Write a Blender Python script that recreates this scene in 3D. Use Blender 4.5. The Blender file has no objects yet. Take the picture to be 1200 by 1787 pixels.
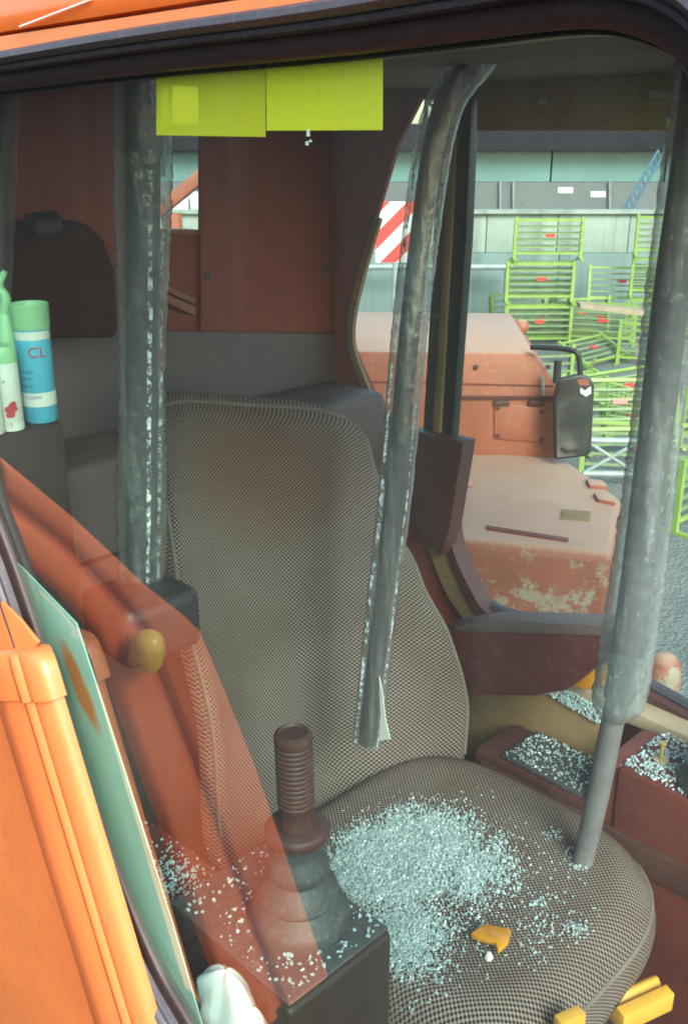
import bpy, bmesh, math, random
from mathutils import Vector, Matrix
random.seed(7)
R = math.radians
sc = bpy.context.scene
C = sc.collection

# ------------------------------------------------------------------ camera
EYE = 2.9                      # the photographer's eye above the ground
PITCH = R(20.5)
FPX = 1716.0                   # focal length in pixels of the 1200x1787 frame
cam_d = bpy.data.cameras.new('camera')
cam_d.sensor_fit = 'VERTICAL'
cam_d.sensor_height = 24.0
cam_d.lens = FPX / 1787.0 * 24.0
cam_d.clip_start = 0.02
cam_d.clip_end = 2000
cam = bpy.data.objects.new('camera', cam_d)
C.objects.link(cam)
cam.location = (0, 0, EYE)
cam.rotation_euler = (R(90) - PITCH, 0, 0)
sc.camera = cam

# ------------------------------------------------------------------ light
SUN = Vector((0.25, -0.74, 0.60)).normalized()       # towards the sun
world = bpy.data.worlds.new('World')
sc.world = world
world.use_nodes = True
nt = world.node_tree
sky = nt.nodes.new('ShaderNodeTexSky')
sky.sky_type = 'NISHITA'
sky.sun_disc = False
sky.sun_elevation = math.asin(SUN.z)
sky.sun_rotation = math.atan2(SUN.x, SUN.y)
sky.air_density = 1.3
sky.dust_density = 2.2
sky.ozone_density = 0.6
bg = nt.nodes['Background']
bg.inputs['Strength'].default_value = 0.13
nt.links.new(sky.outputs[0], bg.inputs[0])
sun_d = bpy.data.lights.new('sun', 'SUN')
sun_d.energy = 1.5
sun_d.angle = R(26)
sun_d.color = (1.0, 0.96, 0.9)
sun = bpy.data.objects.new('sun', sun_d)
C.objects.link(sun)
sun.rotation_euler = SUN.to_track_quat('Z', 'Y').to_euler()
sc.view_settings.view_transform = 'Standard'
sc.view_settings.look = 'None'
sc.view_settings.gamma = 1
sc.view_settings.use_curve_mapping = False
sc.view_settings.exposure = 1.68
sc.cycles.max_bounces = 10
sc.cycles.transparent_max_bounces = 24
sc.cycles.diffuse_bounces = 4
sc.cycles.caustics_reflective = False
sc.cycles.caustics_refractive = False
sc.cycles.sample_clamp_indirect = 6
sc.cycles.filter_width = 1.9
sc.cycles.use_denoising = True

# ------------------------------------------------------------------ coordinates
# cab frame: u runs along the cab towards its rear, v across it (inwards from the near window), z up from eye height
S2 = math.sqrt(0.5)
def W(u, v, z):
    return Vector((S2 * (v - u), S2 * (v + u), z + EYE))
AU = Vector((-S2, S2, 0)); AV = Vector((S2, S2, 0)); AZ = Vector((0, 0, 1))
def ray(px, py):
    xc = (px - 600) / FPX; yc = (893.5 - py) / FPX
    c, s = math.cos(PITCH), math.sin(PITCH)
    return Vector((xc, c + yc * s, -s + yc * c))
def O(d, t): return Vector((d.x * t, d.y * t, d.z * t + EYE))
def pv(px, py, v): d = ray(px, py); return O(d, v / (S2 * (d.y + d.x)))
def pu(px, py, u): d = ray(px, py); return O(d, u / (S2 * (d.y - d.x)))
def pz(px, py, z): d = ray(px, py); return O(d, z / d.z)
def py_(px, py, y): d = ray(px, py); return O(d, y / d.y)
def uvz(p): return (S2 * (p.y - p.x), S2 * (p.y + p.x), p.z - EYE)

PANE_V = 0.53
FAR_V = 1.62
REAR_U = 1.68

# ------------------------------------------------------------------ materials
def new_mat(name):
    m = bpy.data.materials.new(name); m.use_nodes = True
    n = m.node_tree.nodes; p = n['Principled BSDF']
    return m, m.node_tree, p
def N(t, kind, **kw):
    n = t.nodes.new(kind)
    for k, v in kw.items(): setattr(n, k, v)
    return n
def noise(t, scale, detail=4, rough=0.55, vec=None, stretch=None):
    n = N(t, 'ShaderNodeTexNoise'); n.inputs['Scale'].default_value = scale
    n.inputs['Detail'].default_value = detail; n.inputs['Roughness'].default_value = rough
    tc = N(t, 'ShaderNodeTexCoord')
    if stretch:
        mp = N(t, 'ShaderNodeMapping'); mp.inputs['Scale'].default_value = stretch
        t.links.new(tc.outputs[vec or 'Object'], mp.inputs[0]); t.links.new(mp.outputs[0], n.inputs['Vector'])
    else:
        t.links.new(tc.outputs[vec or 'Object'], n.inputs['Vector'])
    return n
def ramp(t, src, a, b, ca=(0, 0, 0, 1), cb=(1, 1, 1, 1)):
    r = N(t, 'ShaderNodeValToRGB'); r.color_ramp.elements[0].position = a; r.color_ramp.elements[1].position = b
    r.color_ramp.elements[0].color = ca; r.color_ramp.elements[1].color = cb
    t.links.new(src, r.inputs[0]); return r
def mix(t, fac, a, b):
    m = N(t, 'ShaderNodeMix', data_type='RGBA')
    for s, k in ((fac, 0), (a, 6), (b, 7)):
        if hasattr(s, 'is_linked') or hasattr(s, 'links'): t.links.new(s, m.inputs[k])
        elif k == 0: m.inputs[0].default_value = s
        else: m.inputs[k].default_value = (*s, 1) if len(s) == 3 else s
    return m.outputs[2]
def bump(t, p, src, strength, dist=0.002):
    b = N(t, 'ShaderNodeBump'); b.inputs['Strength'].default_value = strength; b.inputs['Distance'].default_value = dist
    t.links.new(src, b.inputs['Height']); t.links.new(b.outputs[0], p.inputs['Normal']); return b
def mul(t, a, b, op='MULTIPLY'):
    m = N(t, 'ShaderNodeMath', operation=op)
    for s, k in ((a, 0), (b, 1)):
        if hasattr(s, 'links'): t.links.new(s, m.inputs[k])
        else: m.inputs[k].default_value = s
    return m.outputs[0]

def paint(name, col, rough=0.4, dirt=(0.12, 0.09, 0.07), amount=0.5, var=0.25, chips=None, dust=None, coat=0.0, scale=6, spec=0.5, runs=0.0):
    m, t, p = new_mat(name)
    n1 = noise(t, scale, 6); n2 = noise(t, scale * 9, 8, 0.7)
    dark = tuple(c * (1 - var) for c in col)
    c = mix(t, ramp(t, n1.outputs[0], 0.35, 0.65).outputs[0], dark, col)
    f = mul(t, ramp(t, n2.outputs[0], 0.52, 0.78).outputs[0], amount)
    c = mix(t, f, c, dirt)
    if runs:
        n5 = noise(t, 2.2, 6, 0.65, stretch=(1.6, 1.6, 0.10))
        c = mix(t, mul(t, ramp(t, n5.outputs[0], 0.48, 0.66).outputs[0], runs), c, tuple(q * 0.45 for q in col))
    if chips:
        n3 = noise(t, scale * 0.8, 10, 0.72); 
        c = mix(t, ramp(t, n3.outputs[0], chips[0], chips[0] + 0.03).outputs[0], c, chips[1])
    if dust:
        g = N(t, 'ShaderNodeNewGeometry'); s = N(t, 'ShaderNodeSeparateXYZ'); t.links.new(g.outputs['Normal'], s.inputs[0])
        n4 = noise(t, 9, 7, 0.65)
        up = ramp(t, s.outputs[2], 0.55, 0.95).outputs[0]
        f = mul(t, up, ramp(t, n4.outputs[0], 0.18, 0.62, (dust[1] * 0.72,) * 3 + (1,), (dust[1],) * 3 + (1,)).outputs[0])
        c = mix(t, f, c, dust[0])
    t.links.new(c, p.inputs['Base Color'])
    rr = N(t, 'ShaderNodeMapRange'); rr.inputs[3].default_value = rough - 0.08; rr.inputs[4].default_value = rough + 0.15
    t.links.new(n2.outputs[0], rr.inputs[0]); t.links.new(rr.outputs[0], p.inputs['Roughness'])
    p.inputs['Coat Weight'].default_value = coat; p.inputs['Coat Roughness'].default_value = 0.12
    p.inputs['Specular IOR Level'].default_value = spec
    bump(t, p, n2.outputs[0], 0.12, 0.001)
    return m

M = {}
M['orange'] = paint('orange_paint', (0.80, 0.165, 0.022), 0.35, amount=0.18, var=0.1, coat=0.25)
M['orange_bar'] = paint('orange_guard_paint', (0.76, 0.165, 0.055), 0.4, amount=0.2, var=0.12, coat=0.2)
M['faded'] = paint('faded_orange_paint', (0.31, 0.095, 0.048), 0.55, (0.30, 0.26, 0.2), 0.4, 0.25,
                   dust=((0.42, 0.27, 0.19), 0.92), scale=5)
M['scuffed'] = paint('scuffed_orange_paint', (0.25, 0.085, 0.05), 0.6, (0.24, 0.2, 0.15), 0.5, 0.25,
                     chips=(0.54, (0.25, 0.225, 0.17)), dust=((0.38, 0.255, 0.18), 0.92), scale=4)
M['maroon'] = paint('maroon_paint', (0.15, 0.034, 0.023), 0.5, (0.12, 0.08, 0.06), 0.5, 0.25)
M['maroon_dark'] = paint('dark_maroon_plastic', (0.075, 0.028, 0.023), 0.5, (0.14, 0.11, 0.09), 0.4, 0.2)
M['maroon_worn'] = paint('worn_maroon_cover', (0.085, 0.02, 0.02), 0.55, (0.2, 0.18, 0.16), 0.3, 0.2, chips=(0.64, (0.16, 0.13, 0.11)), scale=3.5)
M['rear_red'] = paint('rear_red_lining', (0.27, 0.052, 0.026), 0.8, (0.07, 0.045, 0.04), 0.5, 0.2, scale=3)
M['grey_panel'] = paint('grey_vinyl', (0.115, 0.082, 0.078), 0.55, (0.16, 0.14, 0.13), 0.4, 0.2)
M['ochre'] = paint('ochre_lining', (0.27, 0.18, 0.085), 0.7, (0.12, 0.09, 0.05), 0.5, 0.3)
M['olive'] = paint('olive_visor', (0.55, 0.46, 0.25), 0.65, (0.1, 0.085, 0.05), 0.5, 0.2, scale=3)
M['olive_dark'] = paint('dark_olive_headlining', (0.12, 0.10, 0.06), 0.8, (0.07, 0.06, 0.04), 0.5, 0.2, scale=3)
M['beige'] = paint('beige_ledge', (0.36, 0.28, 0.19), 0.7, (0.2, 0.15, 0.1), 0.5, 0.2)
M['rubber'] = paint('black_rubber_seal', (0.058, 0.057, 0.072), 0.38, (0.16, 0.15, 0.15), 0.6, 0.25, scale=14)
M['rubber_inner'] = paint('inner_rubber_lip', (0.030, 0.019, 0.018), 0.45, (0.09, 0.06, 0.05), 0.4, 0.25, scale=14)
M['black'] = paint('black_plastic', (0.022, 0.022, 0.024), 0.42, (0.12, 0.11, 0.1), 0.35, 0.3, scale=12)
M['box_brown'] = paint('dark_brown_box', (0.026, 0.013, 0.009), 0.5, (0.06, 0.035, 0.03), 0.3, 0.2)
M['boot'] = paint('grey_rubber_boot', (0.06, 0.065, 0.065), 0.5, (0.24, 0.25, 0.24), 0.55, 0.25, scale=14)
M['steel'] = paint('grey_steel', (0.16, 0.16, 0.165), 0.42, (0.30, 0.29, 0.28), 0.5, 0.25, scale=16)
M['steel_dark'] = paint('dark_steel', (0.05, 0.045, 0.045), 0.42, (0.16, 0.13, 0.12), 0.45, 0.25, scale=16)
M['post_dark'] = paint('dark_post', (0.030, 0.038, 0.032), 0.35, (0.11, 0.12, 0.07), 0.4, 0.4, scale=10)
M['orange_flank'] = paint('orange_flank_paint', (0.78, 0.245, 0.075), 0.38, amount=0.3, var=0.14, coat=0.25, chips=(0.70, (0.30, 0.12, 0.05)))
M['yellow'] = paint('yellow_plastic', (0.68, 0.36, 0.045), 0.35, (0.35, 0.2, 0.06), 0.3, 0.15, coat=0.3, scale=20)
M['knob'] = paint('yellow_knob', (0.97, 0.62, 0.08), 0.35, (0.5, 0.3, 0.06), 0.2, 0.1, coat=0.3, scale=20)
M['amber'] = paint('amber_plastic', (0.62, 0.27, 0.02), 0.25, (0.3, 0.14, 0.03), 0.35, 0.25, coat=0.5, scale=24)
M['lime'] = paint('lime_paint', (0.24, 0.36, 0.08), 0.45, (0.25, 0.3, 0.1), 0.3, 0.2)
M['lime_dull'] = paint('weathered_lime_paint', (0.19, 0.27, 0.12), 0.55, (0.3, 0.32, 0.2), 0.5, 0.25)
M['galv'] = paint('galvanised_steel', (0.27, 0.33, 0.31), 0.4, (0.2, 0.22, 0.2), 0.5, 0.25)
M['sleeve'] = paint('grey_foam_sleeve', (0.15, 0.145, 0.15), 0.4, (0.06, 0.05, 0.05), 0.6, 0.35, scale=9)
M['bag'] = paint('brown_bag_cloth', (0.05, 0.016, 0.010), 0.9, (0.03, 0.012, 0.01), 0.5, 0.3, spec=0.1)
M['track'] = paint('oily_track_steel', (0.014, 0.013, 0.012), 0.7, (0.03, 0.026, 0.022), 0.4, 0.3, spec=0.2)  # near-black, for added surfaces that keep the window reflection dark
M['piping'] = paint('seat_piping', (0.16, 0.14, 0.11), 0.7, (0.08, 0.06, 0.05), 0.4, 0.2, scale=30)
M['red'] = paint('red_reflector', (0.62, 0.05, 0.03), 0.35, amount=0.2)
M['white'] = paint('white_plastic', (0.72, 0.72, 0.68), 0.45, (0.45, 0.42, 0.36), 0.35, 0.08)
M['white_rag'] = paint('white_sheet', (0.74, 0.76, 0.72), 0.6, (0.4, 0.38, 0.33), 0.35, 0.06, scale=14)
M['pale_green'] = paint('pale_green_sheet', (0.30, 0.50, 0.44), 0.35, (0.28, 0.36, 0.28), 0.3, 0.12, coat=0.3)
M['concrete'] = paint('pale_concrete', (0.31, 0.37, 0.32), 0.85, (0.22, 0.22, 0.19), 0.7, 0.18, scale=0.7, runs=0.7)
M['concrete_low'] = paint('grey_green_concrete', (0.18, 0.255, 0.24), 0.85, (0.14, 0.16, 0.15), 0.6, 0.18, scale=0.7, runs=0.6)
M['grey_wall'] = paint('grey_cladding', (0.14, 0.155, 0.155), 0.7, (0.09, 0.1, 0.1), 0.5, 0.2, scale=0.5)
M['fascia'] = paint('dark_fascia', (0.012, 0.013, 0.018), 0.7, (0.05, 0.05, 0.06), 0.4, 0.3, scale=0.8, spec=0.2)
M['teal'] = paint('teal_glazing', (0.13, 0.25, 0.235), 0.25, (0.1, 0.2, 0.19), 0.4, 0.2, scale=0.6)
M['blue'] = paint('blue_paint', (0.07, 0.17, 0.25), 0.5, amount=0.3)
M['can_green'] = paint('green_cap', (0.24, 0.50, 0.26), 0.4, (0.3, 0.4, 0.3), 0.2, 0.15, scale=30)
M['can_white'] = paint('white_label', (0.58, 0.62, 0.56), 0.4, (0.25, 0.3, 0.25), 0.25, 0.1, scale=30)
M['can_blue'] = paint('blue_label', (0.07, 0.37, 0.52), 0.35, (0.05, 0.25, 0.35), 0.25, 0.12, scale=30)
M['ink_red'] = paint('red_print', (0.45, 0.04, 0.05), 0.5, amount=0.1)
M['ink_blue'] = paint('blue_print', (0.03, 0.06, 0.22), 0.5, amount=0.1)
M['brass'] = paint('brass_screw', (0.38, 0.29, 0.12), 0.4, amount=0.3, scale=40)

def striped():
    m, t, p = new_mat('red_white_stripes')
    tc = N(t, 'ShaderNodeTexCoord'); s = N(t, 'ShaderNodeSeparateXYZ'); t.links.new(tc.outputs['Object'], s.inputs[0])
    a = mul(t, mul(t, s.outputs[0], -1.0), s.outputs[2], 'ADD')
    f = mul(t, mul(t, a, 2.6), 1.0, 'MODULO')
    f = N(t, 'ShaderNodeMath', operation='FRACT'); t.links.new(mul(t, a, 2.3), f.inputs[0])
    g = mul(t, f.outputs[0], 0.5, 'GREATER_THAN')
    t.links.new(mix(t, g, (0.75, 0.75, 0.72), (0.62, 0.05, 0.04)), p.inputs['Base Color']); p.inputs['Roughness'].default_value = 0.4
    return m
M['striped'] = striped()

def painted_reflection():
    # pale sky reflection with an orange one, painted into the colour
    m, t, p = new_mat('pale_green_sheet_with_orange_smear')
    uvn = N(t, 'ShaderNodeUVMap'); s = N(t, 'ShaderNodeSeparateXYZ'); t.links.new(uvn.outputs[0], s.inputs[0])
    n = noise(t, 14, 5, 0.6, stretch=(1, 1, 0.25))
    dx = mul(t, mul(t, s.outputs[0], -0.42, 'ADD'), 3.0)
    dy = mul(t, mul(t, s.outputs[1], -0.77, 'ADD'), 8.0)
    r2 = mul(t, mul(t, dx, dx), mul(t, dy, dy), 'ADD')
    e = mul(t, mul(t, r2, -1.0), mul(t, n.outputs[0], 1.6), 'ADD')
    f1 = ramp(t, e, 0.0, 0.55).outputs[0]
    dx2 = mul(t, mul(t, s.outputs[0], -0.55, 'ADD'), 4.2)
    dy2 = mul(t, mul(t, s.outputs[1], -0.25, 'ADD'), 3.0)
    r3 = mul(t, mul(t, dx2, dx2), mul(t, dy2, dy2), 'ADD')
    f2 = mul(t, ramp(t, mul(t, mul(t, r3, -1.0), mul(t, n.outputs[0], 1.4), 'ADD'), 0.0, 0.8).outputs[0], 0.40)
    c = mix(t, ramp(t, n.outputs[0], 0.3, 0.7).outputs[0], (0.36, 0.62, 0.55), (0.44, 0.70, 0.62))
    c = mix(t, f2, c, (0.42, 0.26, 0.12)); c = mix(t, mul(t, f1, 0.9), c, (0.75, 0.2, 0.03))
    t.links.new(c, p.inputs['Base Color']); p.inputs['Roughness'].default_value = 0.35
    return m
M['smear'] = painted_reflection()

def fabric():
    m, t, p = new_mat('woven_seat_fabric')
    uvn = N(t, 'ShaderNodeUVMap'); s = N(t, 'ShaderNodeSeparateXYZ')
    nz = noise(t, 20, 2); 
    mp = N(t, 'ShaderNodeMapping'); mp.inputs['Rotation'].default_value = (0, 0, R(8))
    t.links.new(uvn.outputs[0], mp.inputs[0]); t.links.new(mp.outputs[0], s.inputs[0])
    k = 2 * math.pi / 0.0084
    sx = N(t, 'ShaderNodeMath', operation='SINE'); t.links.new(mul(t, s.outputs[0], k), sx.inputs[0])
    sy = N(t, 'ShaderNodeMath', operation='SINE'); t.links.new(mul(t, s.outputs[1], k), sy.inputs[0])
    w = mul(t, sx.outputs[0], sy.outputs[0])
    w01 = mul(t, mul(t, w, 0.5), 0.5, 'ADD')
    n1 = noise(t, 3.5, 5, 0.6)
    light = mix(t, ramp(t, n1.outputs[0], 0.35, 0.68).outputs[0], (0.185, 0.138, 0.112), (0.262, 0.226, 0.204))
    so = N(t, 'ShaderNodeSeparateXYZ'); t.links.new(uvn.outputs[0], so.inputs[0])     # reddish reflection tint painted into the upper back
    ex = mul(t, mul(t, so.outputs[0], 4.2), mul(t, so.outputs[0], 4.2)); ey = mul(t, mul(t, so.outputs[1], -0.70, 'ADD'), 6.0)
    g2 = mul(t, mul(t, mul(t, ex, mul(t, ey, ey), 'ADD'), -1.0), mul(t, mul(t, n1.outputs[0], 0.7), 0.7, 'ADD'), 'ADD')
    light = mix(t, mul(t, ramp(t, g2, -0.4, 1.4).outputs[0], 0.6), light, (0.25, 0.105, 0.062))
    f = ramp(t, w01, 0.36, 0.60).outputs[0]
    c = mix(t, f, (0.014, 0.012, 0.011), light)
    t.links.new(c, p.inputs['Base Color']); p.inputs['Roughness'].default_value = 0.85
    p.inputs['Specular IOR Level'].default_value = 0.2
    bump(t, p, w01, 0.3, 0.0015)
    return m
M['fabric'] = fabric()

def glass_pane():
    m, t, p = new_mat('tinted_window_glass'); t.nodes.remove(p)
    out = t.nodes['Material Output']
    tr = N(t, 'ShaderNodeBsdfTransparent'); tr.inputs[0].default_value = (0.90, 0.985, 0.955, 1)
    gl = N(t, 'ShaderNodeBsdfGlossy'); gl.inputs['Roughness'].default_value = 0.0; gl.inputs[0].default_value = (1, 1, 1, 1)
    lw = N(t, 'ShaderNodeLayerWeight'); lw.inputs[0].default_value = 0.5
    f2 = mul(t, lw.outputs['Facing'], lw.outputs['Facing']); f4 = mul(t, f2, f2)
    fr = mul(t, mul(t, f4, 0.92), 0.075, 'ADD')
    g = N(t, 'ShaderNodeNewGeometry')
    fr = mul(t, fr, mul(t, 1.0, g.outputs['Backfacing'], 'SUBTRACT'))
    mx = N(t, 'ShaderNodeMixShader'); t.links.new(fr, mx.inputs[0]); t.links.new(tr.outputs[0], mx.inputs[1]); t.links.new(gl.outputs[0], mx.inputs[2])
    # dried dirt film with vertical runs, plus an even veil painting in haze
    df = N(t, 'ShaderNodeBsdfDiffuse'); df.inputs[0].default_value = (0.52, 0.52, 0.50, 1)
    n1 = noise(t, 5.5, 5, 0.6, stretch=(2.2, 2.2, 0.12)); n2 = noise(t, 60, 4, 0.7)
    d = mul(t, ramp(t, n1.outputs[0], 0.45, 0.8).outputs[0], 0.018)
    d = mul(t, d, mul(t, ramp(t, n2.outputs[0], 0.70, 0.8).outputs[0], 0.05), 'ADD')
    d = mul(t, d, 0.013, 'ADD')
    mx2 = N(t, 'ShaderNodeMixShader'); t.links.new(d, mx2.inputs[0]); t.links.new(mx.outputs[0], mx2.inputs[1]); t.links.new(df.outputs[0], mx2.inputs[2])
    t.links.new(mx2.outputs[0], out.inputs[0])
    return m
M['pane'] = glass_pane()

def film(name, tint, opaque, bumpy=0.9, scale=70):
    m, t, p = new_mat(name); t.nodes.remove(p); out = t.nodes['Material Output']
    tr = N(t, 'ShaderNodeBsdfTransparent'); tr.inputs[0].default_value = (0.90, 0.95, 0.94, 1)
    pr = N(t, 'ShaderNodeBsdfPrincipled'); pr.inputs['Base Color'].default_value = (*tint, 1); pr.inputs['Roughness'].default_value = 0.12
    pr.inputs['Specular IOR Level'].default_value = 0.9
    n1 = noise(t, scale, 5, 0.65, stretch=(1, 1, 0.45)); n2 = noise(t, scale * 0.25, 3, 0.5, stretch=(1, 1, 0.2))
    h = mul(t, n1.outputs[0], mul(t, n2.outputs[0], 0.8), 'ADD')
    b = N(t, 'ShaderNodeBump'); b.inputs['Strength'].default_value = bumpy; b.inputs['Distance'].default_value = 0.006
    t.links.new(h, b.inputs['Height']); t.links.new(b.outputs[0], pr.inputs['Normal'])
    lw = N(t, 'ShaderNodeLayerWeight'); lw.inputs[0].default_value = 0.5; t.links.new(b.outputs[0], lw.inputs['Normal'])
    f = mul(t, ramp(t, lw.outputs['Facing'], 0.25, 0.95).outputs[0], 0.5)
    f = mul(t, f, opaque, 'ADD')
    f = mul(t, f, mul(t, ramp(t, n1.outputs[0], 0.50, 0.72).outputs[0], 0.22), 'ADD')
    mx = N(t, 'ShaderNodeMixShader'); t.links.new(f, mx.inputs[0]); t.links.new(tr.outputs[0], mx.inputs[1]); t.links.new(pr.outputs[0], mx.inputs[2])
    t.links.new(mx.outputs[0], out.inputs[0]); return m
M['film'] = film('clear_plastic_wrap', (0.32, 0.35, 0.36), 0.22)
def bubble_film(name, tint, opaque, edge=0.5, patch=0.22):
    m, t, p = new_mat(name); t.nodes.remove(p); out = t.nodes['Material Output']
    tr = N(t, 'ShaderNodeBsdfTransparent'); tr.inputs[0].default_value = (0.90, 0.95, 0.95, 1)
    pr = N(t, 'ShaderNodeBsdfPrincipled'); pr.inputs['Base Color'].default_value = (*tint, 1); pr.inputs['Roughness'].default_value = 0.16
    pr.inputs['Specular IOR Level'].default_value = 1.0
    n = noise(t, 46, 5, 0.6, stretch=(1, 1, 0.10)); n2 = noise(t, 170, 3, 0.6, stretch=(1, 1, 0.5))
    h = mul(t, n.outputs[0], mul(t, n2.outputs[0], 0.25), 'ADD')
    b = N(t, 'ShaderNodeBump'); b.inputs['Strength'].default_value = 0.9; b.inputs['Distance'].default_value = 0.006
    t.links.new(h, b.inputs['Height']); t.links.new(b.outputs[0], pr.inputs['Normal'])
    lw = N(t, 'ShaderNodeLayerWeight'); lw.inputs[0].default_value = 0.5
    f = mul(t, ramp(t, lw.outputs['Facing'], 0.35, 0.98).outputs[0], edge)
    f = mul(t, f, mul(t, ramp(t, n.outputs[0], 0.50, 0.64).outputs[0], patch), 'ADD')
    f = mul(t, f, mul(t, ramp(t, n2.outputs[0], 0.62, 0.70).outputs[0], 0.30), 'ADD')
    f = mul(t, f, opaque, 'ADD')
    mx = N(t, 'ShaderNodeMixShader'); t.links.new(f, mx.inputs[0]); t.links.new(tr.outputs[0], mx.inputs[1]); t.links.new(pr.outputs[0], mx.inputs[2])
    gl = N(t, 'ShaderNodeBsdfGlossy'); gl.inputs['Roughness'].default_value = 0.16; t.links.new(b.outputs[0], gl.inputs['Normal'])
    fc = lw.outputs['Facing']; gf = mul(t, mul(t, mul(t, fc, mul(t, fc, fc)), 0.75), 0.10, 'ADD')
    m2 = N(t, 'ShaderNodeMixShader'); t.links.new(gf, m2.inputs[0]); t.links.new(mx.outputs[0], m2.inputs[1]); t.links.new(gl.outputs[0], m2.inputs[2])
    t.links.new(m2.outputs[0], out.inputs[0]); return m
M['bubble'] = bubble_film('bubble_plastic_wrap', (0.60, 0.66, 0.68), 0.12, 0.5, 0.22)
M['bubble_dark'] = bubble_film('dusty_bubble_wrap', (0.34, 0.37, 0.37), 0.14, 0.45)
M['film_white'] = film('crinkled_white_wrap', (0.42, 0.45, 0.46), 0.20, 1.0, 45)
def dots_mat():  # highlight dots along the wrap, painted as broken white specks
    m, t, p = new_mat('glinting_wrap_edge'); out = t.nodes['Material Output']
    p.inputs['Base Color'].default_value = (0.75, 0.82, 0.82, 1); p.inputs['Roughness'].default_value = 0.15
    tr = N(t, 'ShaderNodeBsdfTransparent'); n = noise(t, 60, 5, 0.7); mx = N(t, 'ShaderNodeMixShader')
    t.links.new(ramp(t, n.outputs[0], 0.50, 0.58).outputs[0], mx.inputs[0]); t.links.new(tr.outputs[0], mx.inputs[1]); t.links.new(p.outputs[0], mx.inputs[2])
    t.links.new(mx.outputs[0], out.inputs[0]); return m
M['seam'] = dots_mat()
M['seam_film'] = film('wrap_seam_plastic', (0.62, 0.68, 0.68), 0.5, 1.0, 90)
M['film_thin'] = film('thin_plastic_wrap', (0.24, 0.23, 0.23), 0.12, 0.7)

def note_mat(clear):
    m, t, p = new_mat('yellow_translucent_paper'); t.nodes.remove(p); out = t.nodes['Material Output']
    n = noise(t, 30, 4)
    c = mix(t, n.outputs[0], (0.90, 0.80, 0.02), (0.92, 0.86, 0.06))
    c = mix(t, ramp(t, noise(t, 130, 5, 0.7).outputs[0], 0.66, 0.72).outputs[0], c, (0.45, 0.38, 0.03))
    df = N(t, 'ShaderNodeBsdfDiffuse'); tl = N(t, 'ShaderNodeBsdfTranslucent'); tr = N(t, 'ShaderNodeBsdfTransparent')
    t.links.new(c, df.inputs[0]); t.links.new(c, tl.inputs[0]); tr.inputs[0].default_value = (0.95, 0.95, 0.35, 1)
    a = N(t, 'ShaderNodeMixShader'); a.inputs[0].default_value = 0.3; t.links.new(df.outputs[0], a.inputs[1]); t.links.new(tl.outputs[0], a.inputs[2])
    b = N(t, 'ShaderNodeMixShader'); b.inputs[0].default_value = clear; t.links.new(a.outputs[0], b.inputs[1]); t.links.new(tr.outputs[0], b.inputs[2])
    t.links.new(b.outputs[0], out.inputs[0]); return m
M['note'] = note_mat(0.1)
M['note_thin'] = note_mat(0.35)

def shard_mat():
    m, t, p = new_mat('crushed_safety_glass')
    n = noise(t, 160, 3, 0.7); n2 = noise(t, 14, 3)
    c = mix(t, ramp(t, n.outputs[0], 0.35, 0.65).outputs[0], (0.36, 0.52, 0.53), (0.78, 0.93, 0.94))
    c = mix(t, mul(t, ramp(t, noise(t, 30, 4, 0.6).outputs[0], 0.48, 0.68).outputs[0], 0.5), c, (0.36, 0.52, 0.53))
    t.links.new(c, p.inputs['Base Color']); p.inputs['Roughness'].default_value = 0.08
    p.inputs['Specular IOR Level'].default_value = 0.8
    p.inputs['Transmission Weight'].default_value = 0.25
    return m
M['shard'] = shard_mat()

def gravel_mat():
    m, t, p = new_mat('gravel_ground')
    n1 = noise(t, 18, 8, 0.75); n2 = noise(t, 0.6, 4); v = N(t, 'ShaderNodeTexVoronoi'); v.inputs['Scale'].default_value = 38
    tc = N(t, 'ShaderNodeTexCoord'); t.links.new(tc.outputs['Object'], v.inputs['Vector'])
    c = mix(t, n1.outputs[0], (0.07, 0.08, 0.075), (0.24, 0.25, 0.22))
    c = mix(t, mul(t, v.outputs['Color'], 0.4), c, (0.30, 0.32, 0.28))
    c = mix(t, ramp(t, n2.outputs[0], 0.4, 0.7).outputs[0], c, (0.10, 0.12, 0.11))
    t.links.new(c, p.inputs['Base Color']); p.inputs['Roughness'].default_value = 0.9
    bump(t, p, v.outputs['Distance'], 0.8, 0.02); return m
M['gravel'] = gravel_mat()

def mirror_mat():
    m, t, p = new_mat('dirty_mirror_glass')
    n = noise(t, 12, 6); p.inputs['Metallic'].default_value = 1
    c = mix(t, n.outputs[0], (0.20, 0.24, 0.23), (0.34, 0.37, 0.36)); t.links.new(c, p.inputs['Base Color'])
    r = ramp(t, n.outputs[0], 0.3, 0.8, (0.06,) * 3 + (1,), (0.35,) * 3 + (1,)); t.links.new(r.outputs[0], p.inputs['Roughness']); return m
M['mirror'] = mirror_mat()

def hexmat():
    m, t, p = new_mat('rubber_floor_mat')
    v = N(t, 'ShaderNodeTexVoronoi', feature='DISTANCE_TO_EDGE'); v.inputs['Scale'].default_value = 45; v.inputs['Randomness'].default_value = 0.15
    tc = N(t, 'ShaderNodeTexCoord'); t.links.new(tc.outputs['Object'], v.inputs['Vector'])
    r = ramp(t, v.outputs[0], 0.02, 0.07)
    c = mix(t, r.outputs[0], (0.11, 0.13, 0.13), (0.025, 0.028, 0.03)); t.links.new(c, p.inputs['Base Color'])
    p.inputs['Roughness'].default_value = 0.55; bump(t, p, r.outputs[0], -0.6, 0.004); return m
M['hexmat'] = hexmat()

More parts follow.
